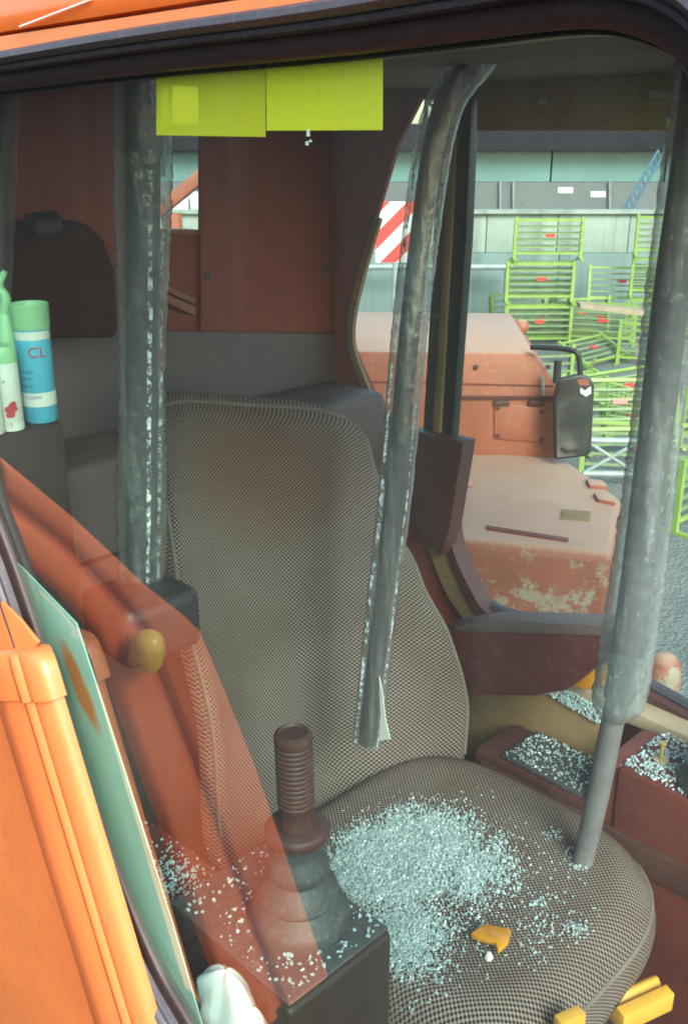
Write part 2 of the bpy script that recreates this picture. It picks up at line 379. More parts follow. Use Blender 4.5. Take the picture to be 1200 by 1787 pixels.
# ------------------------------------------------------------------ object helpers
def obj(name, bm, mat, parent=None, smooth=40, kind=None):
    me = bpy.data.meshes.new(name)
    bmesh.ops.recalc_face_normals(bm, faces=bm.faces[:])
    off = Vector((0, 0, 0))
    p = parent
    while p is not None: off += p.location; p = p.parent
    if off.length: bmesh.ops.translate(bm, verts=bm.verts[:], vec=-off)
    bm.to_mesh(me); bm.free()
    me.polygons.foreach_set('use_smooth', [True] * len(me.polygons))
    me.set_sharp_from_angle(angle=R(smooth))
    for m in (mat if isinstance(mat, (list, tuple)) else [mat]): me.materials.append(m)
    o = bpy.data.objects.new(name, me); C.objects.link(o)
    if parent is not None: o.parent = parent
    if kind: o['kind'] = kind
    return o
def own(name, bm, mat, **kw):
    """a top-level mesh in world coordinates whose origin is moved to its own middle"""
    vs = [v.co for v in bm.verts]; c = sum(vs, Vector()) / len(vs)
    bmesh.ops.translate(bm, verts=bm.verts[:], vec=-c)
    o = obj(name, bm, mat, **kw); o.location = c; return o
def thing(name, label, cat, loc=(0, 0, 0), group=None):
    o = bpy.data.objects.new(name, None); o.empty_display_size = 0.1; C.objects.link(o); o.location = loc
    return tag(o, label, cat, group)
def tag(o, label, cat, group=None):
    o['label'] = label; o['category'] = cat
    if group: o['group'] = group
    return o
def bevel(bm, w, seg=2, ang=25):
    if w <= 0: return bm
    es = [e for e in bm.edges if len(e.link_faces) == 2 and e.calc_face_angle(0) > R(ang)]
    bmesh.ops.bevel(bm, geom=es, offset=w, segments=seg, profile=0.5, affect='EDGES', clamp_overlap=True)
    return bm
def plate(pts, thick, bev=0.0, bm=None, seg=2):
    """solid sheet: polygon pts, extruded by the vector thick"""
    own_bm = bm is None
    b = bmesh.new()
    vs = [b.verts.new(p) for p in pts]; f = b.faces.new(vs)
    r = bmesh.ops.extrude_face_region(b, geom=[f])
    bmesh.ops.translate(b, verts=[g for g in r['geom'] if isinstance(g, bmesh.types.BMVert)], vec=thick)
    bmesh.ops.recalc_face_normals(b, faces=b.faces[:])
    bevel(b, bev, seg)
    if own_bm: return b
    join(bm, b); return bm
def join(dst, src):
    me = bpy.data.meshes.new('tmp'); src.to_mesh(me); src.free(); dst.from_mesh(me); bpy.data.meshes.remove(me)
def holed(outer, inner, thick):
    b = bmesh.new(); es = []
    for loop in (outer, inner):
        vs = [b.verts.new(p) for p in loop]
        es += [b.edges.new((vs[i], vs[(i + 1) % len(vs)])) for i in range(len(vs))]
    bmesh.ops.triangle_fill(b, use_beauty=True, use_dissolve=False, edges=es)
    r = bmesh.ops.extrude_face_region(b, geom=b.faces[:])
    bmesh.ops.translate(b, verts=[g for g in r['geom'] if isinstance(g, bmesh.types.BMVert)], vec=thick)
    return b
def framed(outer, inner, thick):
    """four-cornered sheet round a four-cornered opening (corners in the same order)"""
    b = bmesh.new(); A = [b.verts.new(p) for p in outer]; B = [b.verts.new(p) for p in inner]
    for i in range(4): b.faces.new((A[i], A[(i + 1) % 4], B[(i + 1) % 4], B[i]))
    r = bmesh.ops.extrude_face_region(b, geom=b.faces[:])
    bmesh.ops.translate(b, verts=[g for g in r['geom'] if isinstance(g, bmesh.types.BMVert)], vec=thick)
    return b
def box(lo, hi, bev=0.004, bm=None, seg=2):
    """box in cab coordinates (u,v,z)"""
    (a, b_, c), (d, e, f) = lo, hi
    pts = [W(a, b_, c), W(d, b_, c), W(d, e, c), W(a, e, c)]
    return plate(pts, Vector((0, 0, f - c)), bev, bm, seg)
def wbox(c, s, bev=0.0, bm=None, rz=0.0, rx=0.0):
    b = bmesh.new(); bmesh.ops.create_cube(b, size=1.0)
    mtx = Matrix.Translation(c) @ Matrix.Rotation(rz, 4, 'Z') @ Matrix.Rotation(rx, 4, 'X') @ Matrix.Diagonal((*s, 1))
    bmesh.ops.transform(b, matrix=mtx, verts=b.verts[:]); bevel(b, bev)
    if bm is None: return b
    join(bm, b); return bm
def smooth_path(pts, n=8):
    """Catmull-Rom through pts"""
    out = []
    P = [pts[0]] + list(pts) + [pts[-1]]
    for i in range(1, len(P) - 2):
        a, b, c, d = P[i - 1], P[i], P[i + 1], P[i + 2]
        for k in range(n):
            t = k / n
            out.append(0.5 * ((2 * b) + (c - a) * t + (2 * a - 5 * b + 4 * c - d) * t * t + (3 * b - a - 3 * c + d) * t ** 3))
    out.append(pts[-1]); return out
def tube(path, r, seg=14, bm=None, cap=True, closed=False, wob=0.0):
    b = bm or bmesh.new(); rings = []; n = len(path)
    rr = r if callable(r) else (lambda t: r)
    T0 = None
    for i, p in enumerate(path):
        if closed: T = (path[(i + 1) % n] - path[i - 1]).normalized()
        else: T = (path[min(i + 1, n - 1)] - path[max(i - 1, 0)]).normalized()
        if T0 is None:
            X = T.orthogonal().normalized()
        else:
            X = (X - T * X.dot(T)).normalized()
        T0 = T; Y = T.cross(X); q = rr(i / max(1, n - 1))
        rings.append([b.verts.new(p + (X * math.cos(2 * math.pi * k / seg) + Y * math.sin(2 * math.pi * k / seg)) * (q * (1 + random.uniform(-wob, wob)))) for k in range(seg)])
    m = n if closed else n - 1
    for i in range(m):
        a, c = rings[i], rings[(i + 1) % n]
        for k in range(seg): b.faces.new((a[k], a[(k + 1) % seg], c[(k + 1) % seg], c[k]))
    if cap and not closed: b.faces.new(rings[0]); b.faces.new(rings[-1])
    return b
def sweep(path, prof, normal, closed=False, bm=None):
    """profile (across, out) swept along path; out = normal"""
    b = bm or bmesh.new(); n = len(path); rings = []
    for i, p in enumerate(path):
        if closed: T = (path[(i + 1) % n] - path[i - 1]).normalized()
        else: T = (path[min(i + 1, n - 1)] - path[max(i - 1, 0)]).normalized()
        B = T.cross(normal).normalized()
        rings.append([b.verts.new(p + B * a + normal * c) for a, c in prof])
    k = len(prof)
    for i in range(n if closed else n - 1):
        a, c = rings[i], rings[(i + 1) % n]
        for j in range(k): b.faces.new((a[j], a[(j + 1) % k], c[(j + 1) % k], c[j]))
    if not closed: b.faces.new(rings[0]); b.faces.new(rings[-1])
    return b
def lathe(base, prof, axis=Vector((0, 0, 1)), seg=32, bm=None):
    b = bm or bmesh.new(); X = axis.orthogonal().normalized(); Y = axis.cross(X); rings = []
    for r, h in prof:
        if r < 1e-6: rings.append([b.verts.new(base + axis * h)])
        else: rings.append([b.verts.new(base + axis * h + (X * math.cos(2 * math.pi * k / seg) + Y * math.sin(2 * math.pi * k / seg)) * r) for k in range(seg)])
    for a, c in zip(rings, rings[1:]):
        for k in range(seg):
            q = [a[k % len(a)], a[(k + 1) % len(a)], c[(k + 1) % len(c)], c[k % len(c)]]
            u_ = []
            for v in q:
                if v not in u_: u_.append(v)
            if len(u_) >= 3: b.faces.new(u_)
    if len(rings[0]) > 1: b.faces.new(rings[0])
    if len(rings[-1]) > 1: b.faces.new(rings[-1])
    return b
def resample(loop, n_arc=6, closed=True):
    return loop

# ------------------------------------------------------------------ ground, sky side
g = bmesh.new(); bmesh.ops.create_grid(g, x_segments=2, y_segments=2, size=400)
o = obj('ground', g, M['gravel'], kind='structure')

# ------------------------------------------------------------------ the cab
cab = thing('digger_cab', 'orange digger cab with a dirty side window, maroon lining and broken windscreen glass inside', 'cab', W(0.9, 1.1, -1.62))

# near window outline, as it lies in the window plane
win_px = [(-260, 188), (-150, 175), (0, 157), (270, 124), (600, 93), (850, 62), (960, 48), (1040, 44), (1095, 52), (1156, 74), (1198, 108), (1222, 158), (1236, 225),
          (1250, 420), (1310, 1000), (1380, 1800), (1300, 2300), (760, 2500), (600, 2300), (432, 1960), (338, 1787), (282, 1690), (226, 1560), (141, 1325), (86, 1150), (36, 1000), (-8, 880), (-66, 700), (-150, 500), (-255, 300)]
_raw = [pv(x, y, PANE_V) for x, y in win_px]
win = []
for i in range(len(_raw)):
    a, b_, c, d = _raw[i - 1], _raw[i], _raw[(i + 1) % len(_raw)], _raw[(i + 2) % len(_raw)]
    L1, L2, L0 = (c - b_).length, (d - c).length, (b_ - a).length
    m1 = (c - a) * (L1 / (L0 + L1)); m2 = (d - b_) * (L1 / (L1 + L2))       # tangents scaled for uneven spacing
    for k in range(4):
        t = k / 4; t2, t3 = t * t, t * t * t
        win.append(b_ * (2 * t3 - 3 * t2 + 1) + m1 * (t3 - 2 * t2 + t) + c * (-2 * t3 + 3 * t2) + m2 * (t3 - t2))
LIP0, LIP1 = 4, 4 * 16
def offset_loop(loop, d, normal):
    n = len(loop); out = []
    for i in range(n):
        T = (loop[(i + 1) % n] - loop[i - 1]).normalized(); out.append(loop[i] + T.cross(normal).normalized() * d)
    return out
# which side of the loop is outwards
_o = offset_loop(win, 0.01, AV); _c = sum(win, Vector()) / len(win)
SGN = 1.0 if sum((p - _c).length for p in _o) > sum((p - _c).length for p in win) else -1.0

obj('window_pane', plate(offset_loop(win, SGN * 0.004, AV), AV * 0.005), M['pane'], cab)
# outer side skin with the window hole
outer_skin = [W(2.05, PANE_V - 0.02, -1.9), W(0.06, PANE_V - 0.02, -1.9), W(0.06, PANE_V - 0.02, 0.098), W(2.05, PANE_V - 0.02, 0.098)]
hole = [p - AV * 0.02 for p in offset_loop(win, SGN * 0.024, AV)]
obj('side_skin', holed(outer_skin, hole, AV * 0.014), M['orange_flank'], cab, smooth=20)
# rubber seal: outer bead, groove, inner bead
def arc(cx, cy, r, a0, a1, n=5): return [(cx + r * math.cos(R(a0 + (a1 - a0) * i / n)), cy + r * math.sin(R(a0 + (a1 - a0) * i / n))) for i in range(n + 1)]
s = SGN
prof = [(s * a, c) for a, c in [(0.0135, 0.0), (0.0135, -0.0125), (0.0150, -0.0200), (0.0180, -0.0215), (0.0195, -0.0205), (0.0205, -0.0255), (0.0240, -0.0290), (0.0285, -0.0285), (0.0310, -0.0245), (0.0315, -0.0215), (0.0310, -0.0205), (0.0165, -0.0195), (0.0165, 0.0)]]
seal = obj('window_seal', sweep(win, prof, AV, closed=True), M['rubber'], cab, smooth=50)
prof2 = [(s * a, c) for a, c in [(-0.0020, 0.0), (-0.0020, -0.0045), (0.0, -0.0075), (0.0060, -0.0095), (0.0150, -0.0112), (0.0150, 0.0)]]
obj('glazing_lip', sweep(win, prof2, AV, closed=True), M['rubber_inner'], seal, smooth=50)
prof3 = [(s * a, c) for a, c in [(-0.0020, 0.0055), (-0.0045, 0.0070), (-0.0045, 0.020), (0.02, 0.020), (0.02, 0.0055)]]
obj('inner_trim', sweep(win[LIP0:LIP1], prof3, AV), M['rubber_inner'], seal, smooth=50)

# roof: one pressed shell, folded over the side with a crease above the window
roof_prof = [(0.514, 0.1005), (0.509, 0.1015), (0.506, 0.112), (0.507, 0.122), (0.511, 0.127), (0.511, 0.150), (0.520, 0.185), (0.55, 0.212), (0.62, 0.228), (1.1, 0.245), (1.6, 0.228), (1.69, 0.19), (1.70, 0.09), (1.69, 0.09), (1.67, 0.16), (1.58, 0.17), (0.62, 0.165), (0.545, 0.13), (0.53, 0.10)]
rb = bmesh.new()
us = [0.08, 0.12, 0.5, 1.0, 1.6, 2.06]
rings = [[rb.verts.new(W(u, v, z)) for v, z in roof_prof] for u in us]
for a, c in zip(rings, rings[1:]):
    for j in range(len(roof_prof)): rb.faces.new((a[j], a[(j + 1) % len(roof_prof)], c[(j + 1) % len(roof_prof)], c[j]))
rb.faces.new(rings[0]); rb.faces.new(rings[-1])
roof = obj('roof', rb, M['orange'], cab, smooth=50)
obj('ceiling_lining', box((0.14, 0.60, 0.105), (REAR_U, FAR_V, 0.118), 0.002), M['olive_dark'], cab)
obj('scratch', plate([pv(34, 45, 0.5045), pv(160, -3, 0.5045), pv(161, 0, 0.5045), pv(35, 48, 0.5045)], -AV * 0.0006), M['white'], roof)

# rear wall with a narrow window
rear_outer = [W(REAR_U, 0.56, -1.6), W(REAR_U, 1.625, -1.6), W(REAR_U, 1.625, 0.11), W(REAR_U, 0.56, 0.11)]
rear_hole = [pu(x, y, REAR_U) for x, y in [(262, 403), (350, 403), (350, 142), (262, 142)]]
obj('rear_wall', framed(rear_outer, rear_hole, AU * 0.008), M['rear_red'], cab)
for xs in ((258, 268),):
    pass
obj('rear_sill', plate([pu(x, y, REAR_U - 0.006) for x, y in [(255, 401), (351, 401), (351, 410), (255, 410)]], AU * 0.05, 0.002), M['faded'], cab)
obj('rear_pillar', plate([pu(x, y, REAR_U - 0.012) for x, y in [(351, 60), (592, 60), (592, 640), (351, 640)]], AU * 0.010, 0.0), M['rear_red'], cab)
obj('rear_rail', plate([pu(x, y, 1.60) for x, y in [(272, 488), (342, 522), (342, 532), (272, 500)]], AU * 0.05, 0.002), M['faded'], cab)
obj('rear_rail', plate([pu(x, y, 1.60) for x, y in [(270, 503), (342, 536), (342, 552), (274, 520)]], AU * 0.05, 0.002), M['faded'], cab)
for (x, y) in ((362, 250), (362, 480), (560, 250), (566, 470)):
    obj('bolt', lathe(pu(x, y, REAR_U - 0.0135), [(0, 0), (0.008, 0), (0.008, 0.003), (0.005, 0.005), (0, 0.005)], -AU, 10), M['steel_dark'], cab)
# ledge behind the seat
obj('lower_lining', plate([pu(x, y, REAR_U - 0.030) for x, y in [(-40, 572), (300, 578), (590, 583), (590, 800), (590, 1300), (-40, 1300)]], AU * 0.012, 0.003), M['grey_panel'], cab)
led = obj('rear_ledge', box((1.46, 0.66, -1.6), (REAR_U - 0.034, 1.60, -0.52), 0.02, seg=3), M['grey_panel'], cab)
obj('ledge_joint', box((1.456, 0.68, -0.700), (1.462, 0.90, -0.694), 0.0), M['black'], led)

# far side wall with its big window
far_px = [(752, 40), (735, 130), (694, 250), (650, 400), (619, 520), (608, 585), (630, 640), (660, 705), (715, 760), (765, 945), (790, 1010), (850, 1078), (905, 1098), (1210, 1262), (1330, 1310), (1450, 1000), (1400, 400), (1350, 40)]
far_hole = [pv(x, y, FAR_V) for x, y in far_px]
hole2 = []
for p in far_hole:
    u_, v_, z_ = uvz(p); hole2.append(W(u_, FAR_V, min(z_, 0.085)))
us_ = [uvz(p)[0] for p in hole2]
far_outer = [W(1.70, FAR_V, -1.6), W(min(us_) - 0.08, FAR_V, -1.6), W(min(us_) - 0.08, FAR_V, 0.11), W(1.70, FAR_V, 0.11)]
obj('far_wall', holed(far_outer, hole2, AV * 0.010), M['rear_red'], cab)
tp = smooth_path([pv(x, y, FAR_V - 0.012) for x, y in [(658, 380), (632, 470), (612, 560), (616, 620), (648, 702)]], 6)
obj('pillar_trim', sweep(tp, [(-0.010, 0), (-0.010, 0.010), (0.008, 0.010), (0.008, 0)], AV), M['ochre'], cab)
tp = smooth_path([pv(x, y, FAR_V - 0.014) for x, y in [(752, 920), (772, 985), (800, 1045), (838, 1090)]], 6)
obj('pillar_trim', sweep(tp, [(-0.026, 0), (-0.026, 0.012), (0.012, 0.012), (0.012, 0)], AV), M['ochre'], cab)
tp = smooth_path([pv(x, y, FAR_V - 0.004) for x, y in [(792, 800), (783, 890), (790, 955), (820, 1025), (852, 1072), (905, 1094), (1000, 1142), (1110, 1202), (1215, 1262), (1330, 1325)]], 6)
fs = obj('far_window_seal', sweep(tp, [(-0.010, -0.016), (-0.010, 0.03), (0.012, 0.03), (0.012, -0.016)], AV), M['maroon_dark'], cab)
tp2 = [p + Vector((0, 0, 0.016)) + AV * 0.015 for p in tp[24:]]
obj('rubber_bead', tube(tp2, 0.012, 8), M['rubber'], fs)
# dark post that splits the far window, with its maroon foot
post = obj('window_post', plate([pv(x, y, FAR_V - 0.02) for x, y in [(768, 40), (828, 40), (813, 420), (788, 775), (735, 775), (752, 480)]], AV * 0.025, 0.005), M['post_dark'], cab)
obj('post_channel', plate([pv(x, y, FAR_V - 0.028) for x, y in [(788, 40), (803, 40), (786, 420), (766, 775), (752, 775), (771, 470)]], AV * 0.008, 0.002), M['ochre'], post)
obj('post_foot', plate([pv(x, y, FAR_V - 0.05) for x, y in [(716, 750), (808, 772), (784, 922), (768, 972), (700, 900)]], AV * 0.045, 0.004), M['maroon_dark'], cab)
# visor over the far window
vis = obj('sun_visor', plate([pv(x, y, FAR_V - 0.05) for x, y in [(834, 20), (1330, 20), (1330, 229), (830, 229)]], AV * 0.02, 0.003), M['olive'], cab)
obj('visor_fold', plate([pv(x, y, FAR_V - 0.058) for x, y in [(834, 118), (1330, 70), (1330, 20), (834, 20)]], AV * 0.007, 0.002), M['olive'], vis)
for q in ([(941, 172), (955, 170), (954, 182), (940, 182)], [(1131, 158), (1172, 160), (1181, 172), (1131, 172)], [(983, 204), (991, 206), (988, 216), (982, 215)]):
    obj('sticker', plate([pv(x, y, FAR_V - 0.0595) for x, y in q], AV * 0.0008), M['white'], vis)  # white specks on the visor: reflections set in as small plates
# floor, near-side ledge and front corner post
obj('floor', box((0.05, 0.56, -1.64), (REAR_U, FAR_V, -1.60), 0.0), M['hexmat'], cab)
obj('front_post', box((0.10, 0.548, -1.6), (0.165, 0.62, 0.10), 0.008), M['orange'], cab)
obj('front_post', box((0.10, 1.56, -1.6), (0.165, 1.615, 0.10), 0.008), M['orange'], cab)
obj('side_ledge', box((0.96, 0.565, -1.6), (1.36, 0.72, -1.03), 0.012), M['maroon'], cab)

# ------------------------------------------------------------------ outside, beside the camera: bright flank bar and guard bar
flank = thing('flank_guard', 'bright orange ribbed guard bar running along the slanted lower edge of the cab window', 'guard bar', W(1.2, 0.45, -1.9))
VB = 0.492
a0, a1 = pv(98, 1176, VB + 0.014), pv(281, 1790, VB + 0.014)
a0 -= AV * 0.014; a1 -= AV * 0.014
dirn = (a1 - a0).normalized(); a1 = a0 + dirn * 1.1
side = dirn.cross(AV).normalized()
if side.dot(AU) < 0: side = -side
path = [a0 + (a1 - a0) * i / 12 for i in range(13)]
def bar(path, prof, bm=None):
    b = bm or bmesh.new(); rings = []
    for p in path: rings.append([b.verts.new(p + side * a + AV * c) for a, c in prof])
    k = len(prof)
    for x, y in zip(rings, rings[1:]):
        for j in range(k): b.faces.new((x[j], x[(j + 1) % k], y[(j + 1) % k], y[j]))
    b.faces.new(rings[0]); b.faces.new(rings[-1]); return b
fp = [(0.0, 0.016), (0.0, 0.010), (0.003, 0.003), (0.009, -0.002), (0.030, -0.006), (0.040, -0.006), (0.0425, -0.0035), (0.045, -0.007), (0.052, -0.011), (0.060, -0.011), (0.066, -0.003), (0.072, -0.001), (0.080, -0.004), (0.12, -0.010), (0.17, -0.004), (0.19, 0.01), (0.19, 0.016)]
obj('bar_body', bar(path, fp), M['orange_flank'], flank, smooth=60)
# shoulder cap and the piece above it
cpth = [a0 + dirn * d for d in (0.028, 0.022, 0.0, -0.020, -0.030, -0.036)]
cb = bmesh.new(); rings = []
for p, k in zip(cpth, (1.0, 1.0, 1.0, 0.97, 0.9, 0.78)):
    rings.append([cb.verts.new(p + side * (0.002 + (a - 0.095) * (1.06 * k) + 0.09) + AV * (c * 1.0 - 0.006 * (1 if c < 0.015 else 0) + (1 - k) * 0.03)) for a, c in fp])
for x, y in zip(rings, rings[1:]):
    for j in range(len(fp)): cb.faces.new((x[j], x[(j + 1) % len(fp)], y[(j + 1) % len(fp)], y[j]))
cb.faces.new(rings[0]); cb.faces.new(rings[-1])
obj('shoulder_cap', cb, M['orange_flank'], flank, smooth=60)
up0 = a0 + side * 0.045 - dirn * 0.03 - AV * 0.006
upath = [up0 + (AU * 0.35 + AZ * 0.22).normalized() * (0.03 * i) for i in range(10)]
obj('upper_arm', plate([pv(x, y, 0.502) for x, y in [(-120, 985), (0, 1048), (34, 1082), (66, 1122), (40, 1160), (-120, 1160)]], AV * 0.006, 0.003), M['orange_flank'], flank)

# guard bar whose mirror image lies across the lower left of the window
UG = 1.22
def mir(p, du=0.0):
    u_, v_, z_ = uvz(p); return W(u_ + du, 2 * PANE_V - v_, z_)
gb = thing('guard_rail', 'orange two-ridged door rail with a round yellow stop, mirrored in the lower left window', 'guard rail', W(UG, 0.0, -EYE))
up_edge = [(-6, 792), (130, 905), (250, 1018), (318, 1072), (345, 1098), (392, 1210), (440, 1330), (520, 1560), (600, 1787), (700, 2080)]
mid = [(-6, 858), (100, 940), (190, 1030), (245, 1092), (270, 1165), (330, 1320), (385, 1470), (440, 1625), (500, 1790), (600, 2080)]
low = [(-6, 930), (40, 975), (110, 1040), (165, 1105), (195, 1190), (245, 1330), (300, 1480), (355, 1640), (410, 1790), (510, 2080)]
def strip(e1, e2, du, th, bev=0.006):
    b = bmesh.new()
    A = [mir(pu(x, y, UG), du) for x, y in e1]; B = [mir(pu(x, y, UG), du) for x, y in e2]
    va = [b.verts.new(p) for p in A]; vb = [b.verts.new(p) for p in B]
    for i in range(len(va) - 1): b.faces.new((va[i], va[i + 1], vb[i + 1], vb[i]))
    r = bmesh.ops.extrude_face_region(b, geom=b.faces[:])
    bmesh.ops.translate(b, verts=[q for q in r['geom'] if isinstance(q, bmesh.types.BMVert)], vec=AU * th)
    bmesh.ops.recalc_face_normals(b, faces=b.faces[:])
    return bevel(b, bev, 3, 35)
mid_a = [(x + 9, y - 4) for x, y in mid]; mid_b = [(x - 9, y + 4) for x, y in mid]
obj('ridge', strip(up_edge, mid_a, -0.012, 0.05, 0.010), M['orange_bar'], gb, smooth=60)
obj('ridge', strip(mid_b, low, -0.016, 0.05, 0.016), M['orange_bar'], gb, smooth=60)
obj('web', strip([(x + 2, y) for x, y in mid_a], [(x - 2, y) for x, y in mid_b], 0.006, 0.03, 0.0), M['orange_bar'], gb)
inner = [(x - 3, y + 2) for x, y in up_edge]; lip = [(x - 36, y + 20) for x, y in up_edge]
kp = mir(pu(252, 1128, UG - 0.045), 0.0)
kn = obj('stop_knob', lathe(kp - AZ * 0.026, [(0.0, 0), (0.026, 0), (0.027, 0.004), (0.027, 0.030), (0.0255, 0.033), (0.0255, 0.036), (0.022, 0.048), (0.013, 0.056), (0.0, 0.058)], (AZ - AU * 0.35).normalized(), 28), M['knob'], gb)

# ------------------------------------------------------------------ inside, at the near window
o = obj('green_sheet', plate([pv(x, y, 0.553) for x, y in [(40, 992), (133, 1088), (215, 1340), (300, 1610), (354, 1795), (470, 2150), (330, 2150), (220, 1790), (120, 1500), (10, 1120), (0, 960)]], AV * 0.002), M['smear'])  # stands in for reflections in the glass, coloured onto a sheet
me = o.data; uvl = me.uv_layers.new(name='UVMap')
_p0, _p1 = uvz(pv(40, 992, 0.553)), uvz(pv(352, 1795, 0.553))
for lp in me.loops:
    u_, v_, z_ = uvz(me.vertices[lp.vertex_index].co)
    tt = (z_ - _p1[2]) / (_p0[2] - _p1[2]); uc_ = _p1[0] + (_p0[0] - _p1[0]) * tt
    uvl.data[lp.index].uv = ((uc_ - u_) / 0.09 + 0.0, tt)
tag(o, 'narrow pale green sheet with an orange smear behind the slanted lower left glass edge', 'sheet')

o = own('yellow_note', plate([pv(x, y, 0.5385) for x, y in [(273, 98), (462, 78), (462, 239), (273, 236)]], AV * 0.0008), M['note_thin'])
tag(o, 'left yellow paper note hanging behind the window top edge, with a pale strip showing through', 'paper note', 'yellow paper notes at the window top')
o = own('yellow_note', plate([pv(x, y, 0.5375) for x, y in [(464, 74), (667, 52), (666, 227), (465, 228)]], AV * 0.0008), M['note'])
tag(o, 'plain bright yellow paper note behind the window top edge, beside the curved rail', 'paper note', 'yellow paper notes at the window top')

dp = thing('white_drips', 'three small white paint drips on the glass just below the plain yellow note', 'paint drips', pv(537, 240, 0.5362))
for (x, y, h_) in ((537, 232, 12), (535, 250, 7), (541, 246, 4)):
    obj('drip', plate([pv(x - 2, y - h_ / 2, 0.5362), pv(x + 2, y - h_ / 2, 0.5362), pv(x + 2.5, y + h_ / 2, 0.5362), pv(x - 2.5, y + h_ / 2, 0.5362)], AV * 0.0006), M['white'], dp)
# white crumpled sheet, rolled, low by the near ledge
cloth = thing('white_sack', 'crumpled white plastic sack bulging up beside the green sheet at the bottom', 'sack', W(0.86, 0.6, -1.3))
def sack(c, ru, rv, rz_, seed, name):
    b = bmesh.new(); bmesh.ops.create_uvsphere(b, u_segments=36, v_segments=24, radius=1.0); rnd = random.Random(seed)
    ph = [rnd.uniform(0, 6.28) for _ in range(8)]
    for v in b.verts:
        x, y, z = v.co; a = math.atan2(y, x)
        k = 1 + 0.07 * math.sin(3 * a + ph[0] + z * 3) + 0.05 * math.sin(7 * a + ph[1] + z * 5) + 0.03 * math.sin(13 * a + ph[2]) - 0.16 * max(0, math.cos(2 * a + ph[3])) ** 8 + 0.04 * math.sin(9 * z + ph[4] + 2 * a)
        v.co = c + AU * (x * ru * k) + AV * (y * rv * k) + AZ * (z * rz_ * (1 + 0.04 * math.sin(5 * a + ph[5])))
    return obj(name, b, M['white_rag'], cloth, smooth=80)
cs = pv(398, 1765, 0.578)
sack(cs, 0.052, 0.027, 0.068, 3, 'fold')
sack(pv(440, 1840, 0.584), 0.040, 0.024, 0.08, 9, 'fold')
sack(pv(375, 1850, 0.568), 0.030, 0.020, 0.055, 5, 'fold')

# ------------------------------------------------------------------ cans on the dark box at the left
zt = -0.357
o = own('storage_box', box((1.20, 0.548, -0.80), (1.355, 0.655, zt), 0.006), M['box_brown'])
tag(o, 'dark brown box under the blue aerosol can at the left edge', 'box')
def text_bm(s, size):
    cu = bpy.data.curves.new('t', 'FONT'); cu.body = s; cu.size = size; cu.extrude = 0.0
    ob = bpy.data.objects.new('t', cu); C.objects.link(ob)
    dg = bpy.context.evaluated_depsgraph_get(); me = bpy.data.meshes.new_from_object(ob.evaluated_get(dg))
    b = bmesh.new(); b.from_mesh(me); bpy.data.meshes.remove(me); bpy.data.objects.remove(ob); bpy.data.curves.remove(cu)
    bmesh.ops.triangulate(b, faces=b.faces[:]); bmesh.ops.subdivide_edges(b, edges=[e for e in b.edges if e.calc_length() > size * 0.25], cuts=1)
    return b
def wrap(b, base, r, ang0, z0, deep=0.0004):
    """bend flat lettering round an upright can"""
    for v in b.verts:
        a = ang0 + v.co.x / r
        v.co = base + Vector((math.cos(a) * (r + deep), math.sin(a) * (r + deep), z0 + v.co.y))
    return b
def toward(p): d = Vector((0, 0, EYE)) - p; return math.atan2(d.y, d.x)
def can(px, py, u, r, h, label, cat, mat, cap, lid_open, texts, name='spray_can', band=None):
    base = pu(px, py, u); base.z = EYE + zt + 0.0005
    t = thing(name, label, cat, base, 'cans on the dark box')
    obj('body', lathe(base, [(0.0, 0), (r * 0.9, 0), (r, 0.003), (r, h * 0.80), (r * 0.99, h * 0.805), (0, h * 0.805)]), mat, t)
    if lid_open:
        obj('cap', lathe(base + AZ * (h * 0.806), [(r * 0.9, 0), (r * 1.05, 0), (r * 1.08, h * 0.10), (r * 1.10, h * 0.2), (r * 1.05, h * 0.205), (r * 0.98, h * 0.19), (r * 0.9, h * 0.11), (r * 0.35, h * 0.09), (r * 0.3, h * 0.12), (0, h * 0.13)]), cap, t, smooth=50)
    else:
        obj('cap', lathe(base + AZ * (h * 0.806), [(r * 0.9, 0), (r * 1.02, 0), (r * 1.0, h * 0.16), (r * 0.9, h * 0.19), (0, h * 0.195)]), cap, t)
    if band:
        for i, (z0, z1, m_) in enumerate(band):
            obj('label_band', lathe(base, [(r * 0.5, z0 * h), (r * 1.006, z0 * h), (r * 1.006, z1 * h), (r * 0.5, z1 * h)]), m_, t)
    a = toward(base)
    for s_, size, da, z0, m_ in texts:
        obj('lettering', wrap(text_bm(s_, size), base, r * 1.008, a + da, z0 * h), m_, t)
    return t
can(74, 742, 1.226, 0.0232, 0.158, 'tall blue labelled aerosol can with an open green cap and red letters CL', 'spray can', M['can_blue'], M['can_green'], True,
    [('CL', 0.020, -0.35, 0.575, M['ink_red']), ('ULTRA', 0.006, -0.95, 0.44, M['ink_blue']), ('SPRAY', 0.006, -0.95, 0.38, M['ink_blue']), ('400 ml', 0.006, -0.95, 0.32, M['ink_blue']), ('CLEAN', 0.007, -0.8, 0.22, M['ink_blue'])],
    band=[(0.72, 0.79, M['can_white']), (0.15, 0.27, M['can_white'])])
t = can(22, 748, 1.214, 0.0165, 0.112, 'short white can with a red picture and green band beside the blue can', 'spray can', M['can_white'], M['can_green'], False,
        [('v.v', 0.009, -0.7, 0.58, M['ink_blue']), ('15', 0.008, -0.4, 0.06, M['ink_red'])], band=[(0.69, 0.79, M['can_white']), (0.0, 0.1, M['can_white'])])
base = t.location.copy(); a = toward(base)
b = bmesh.new()
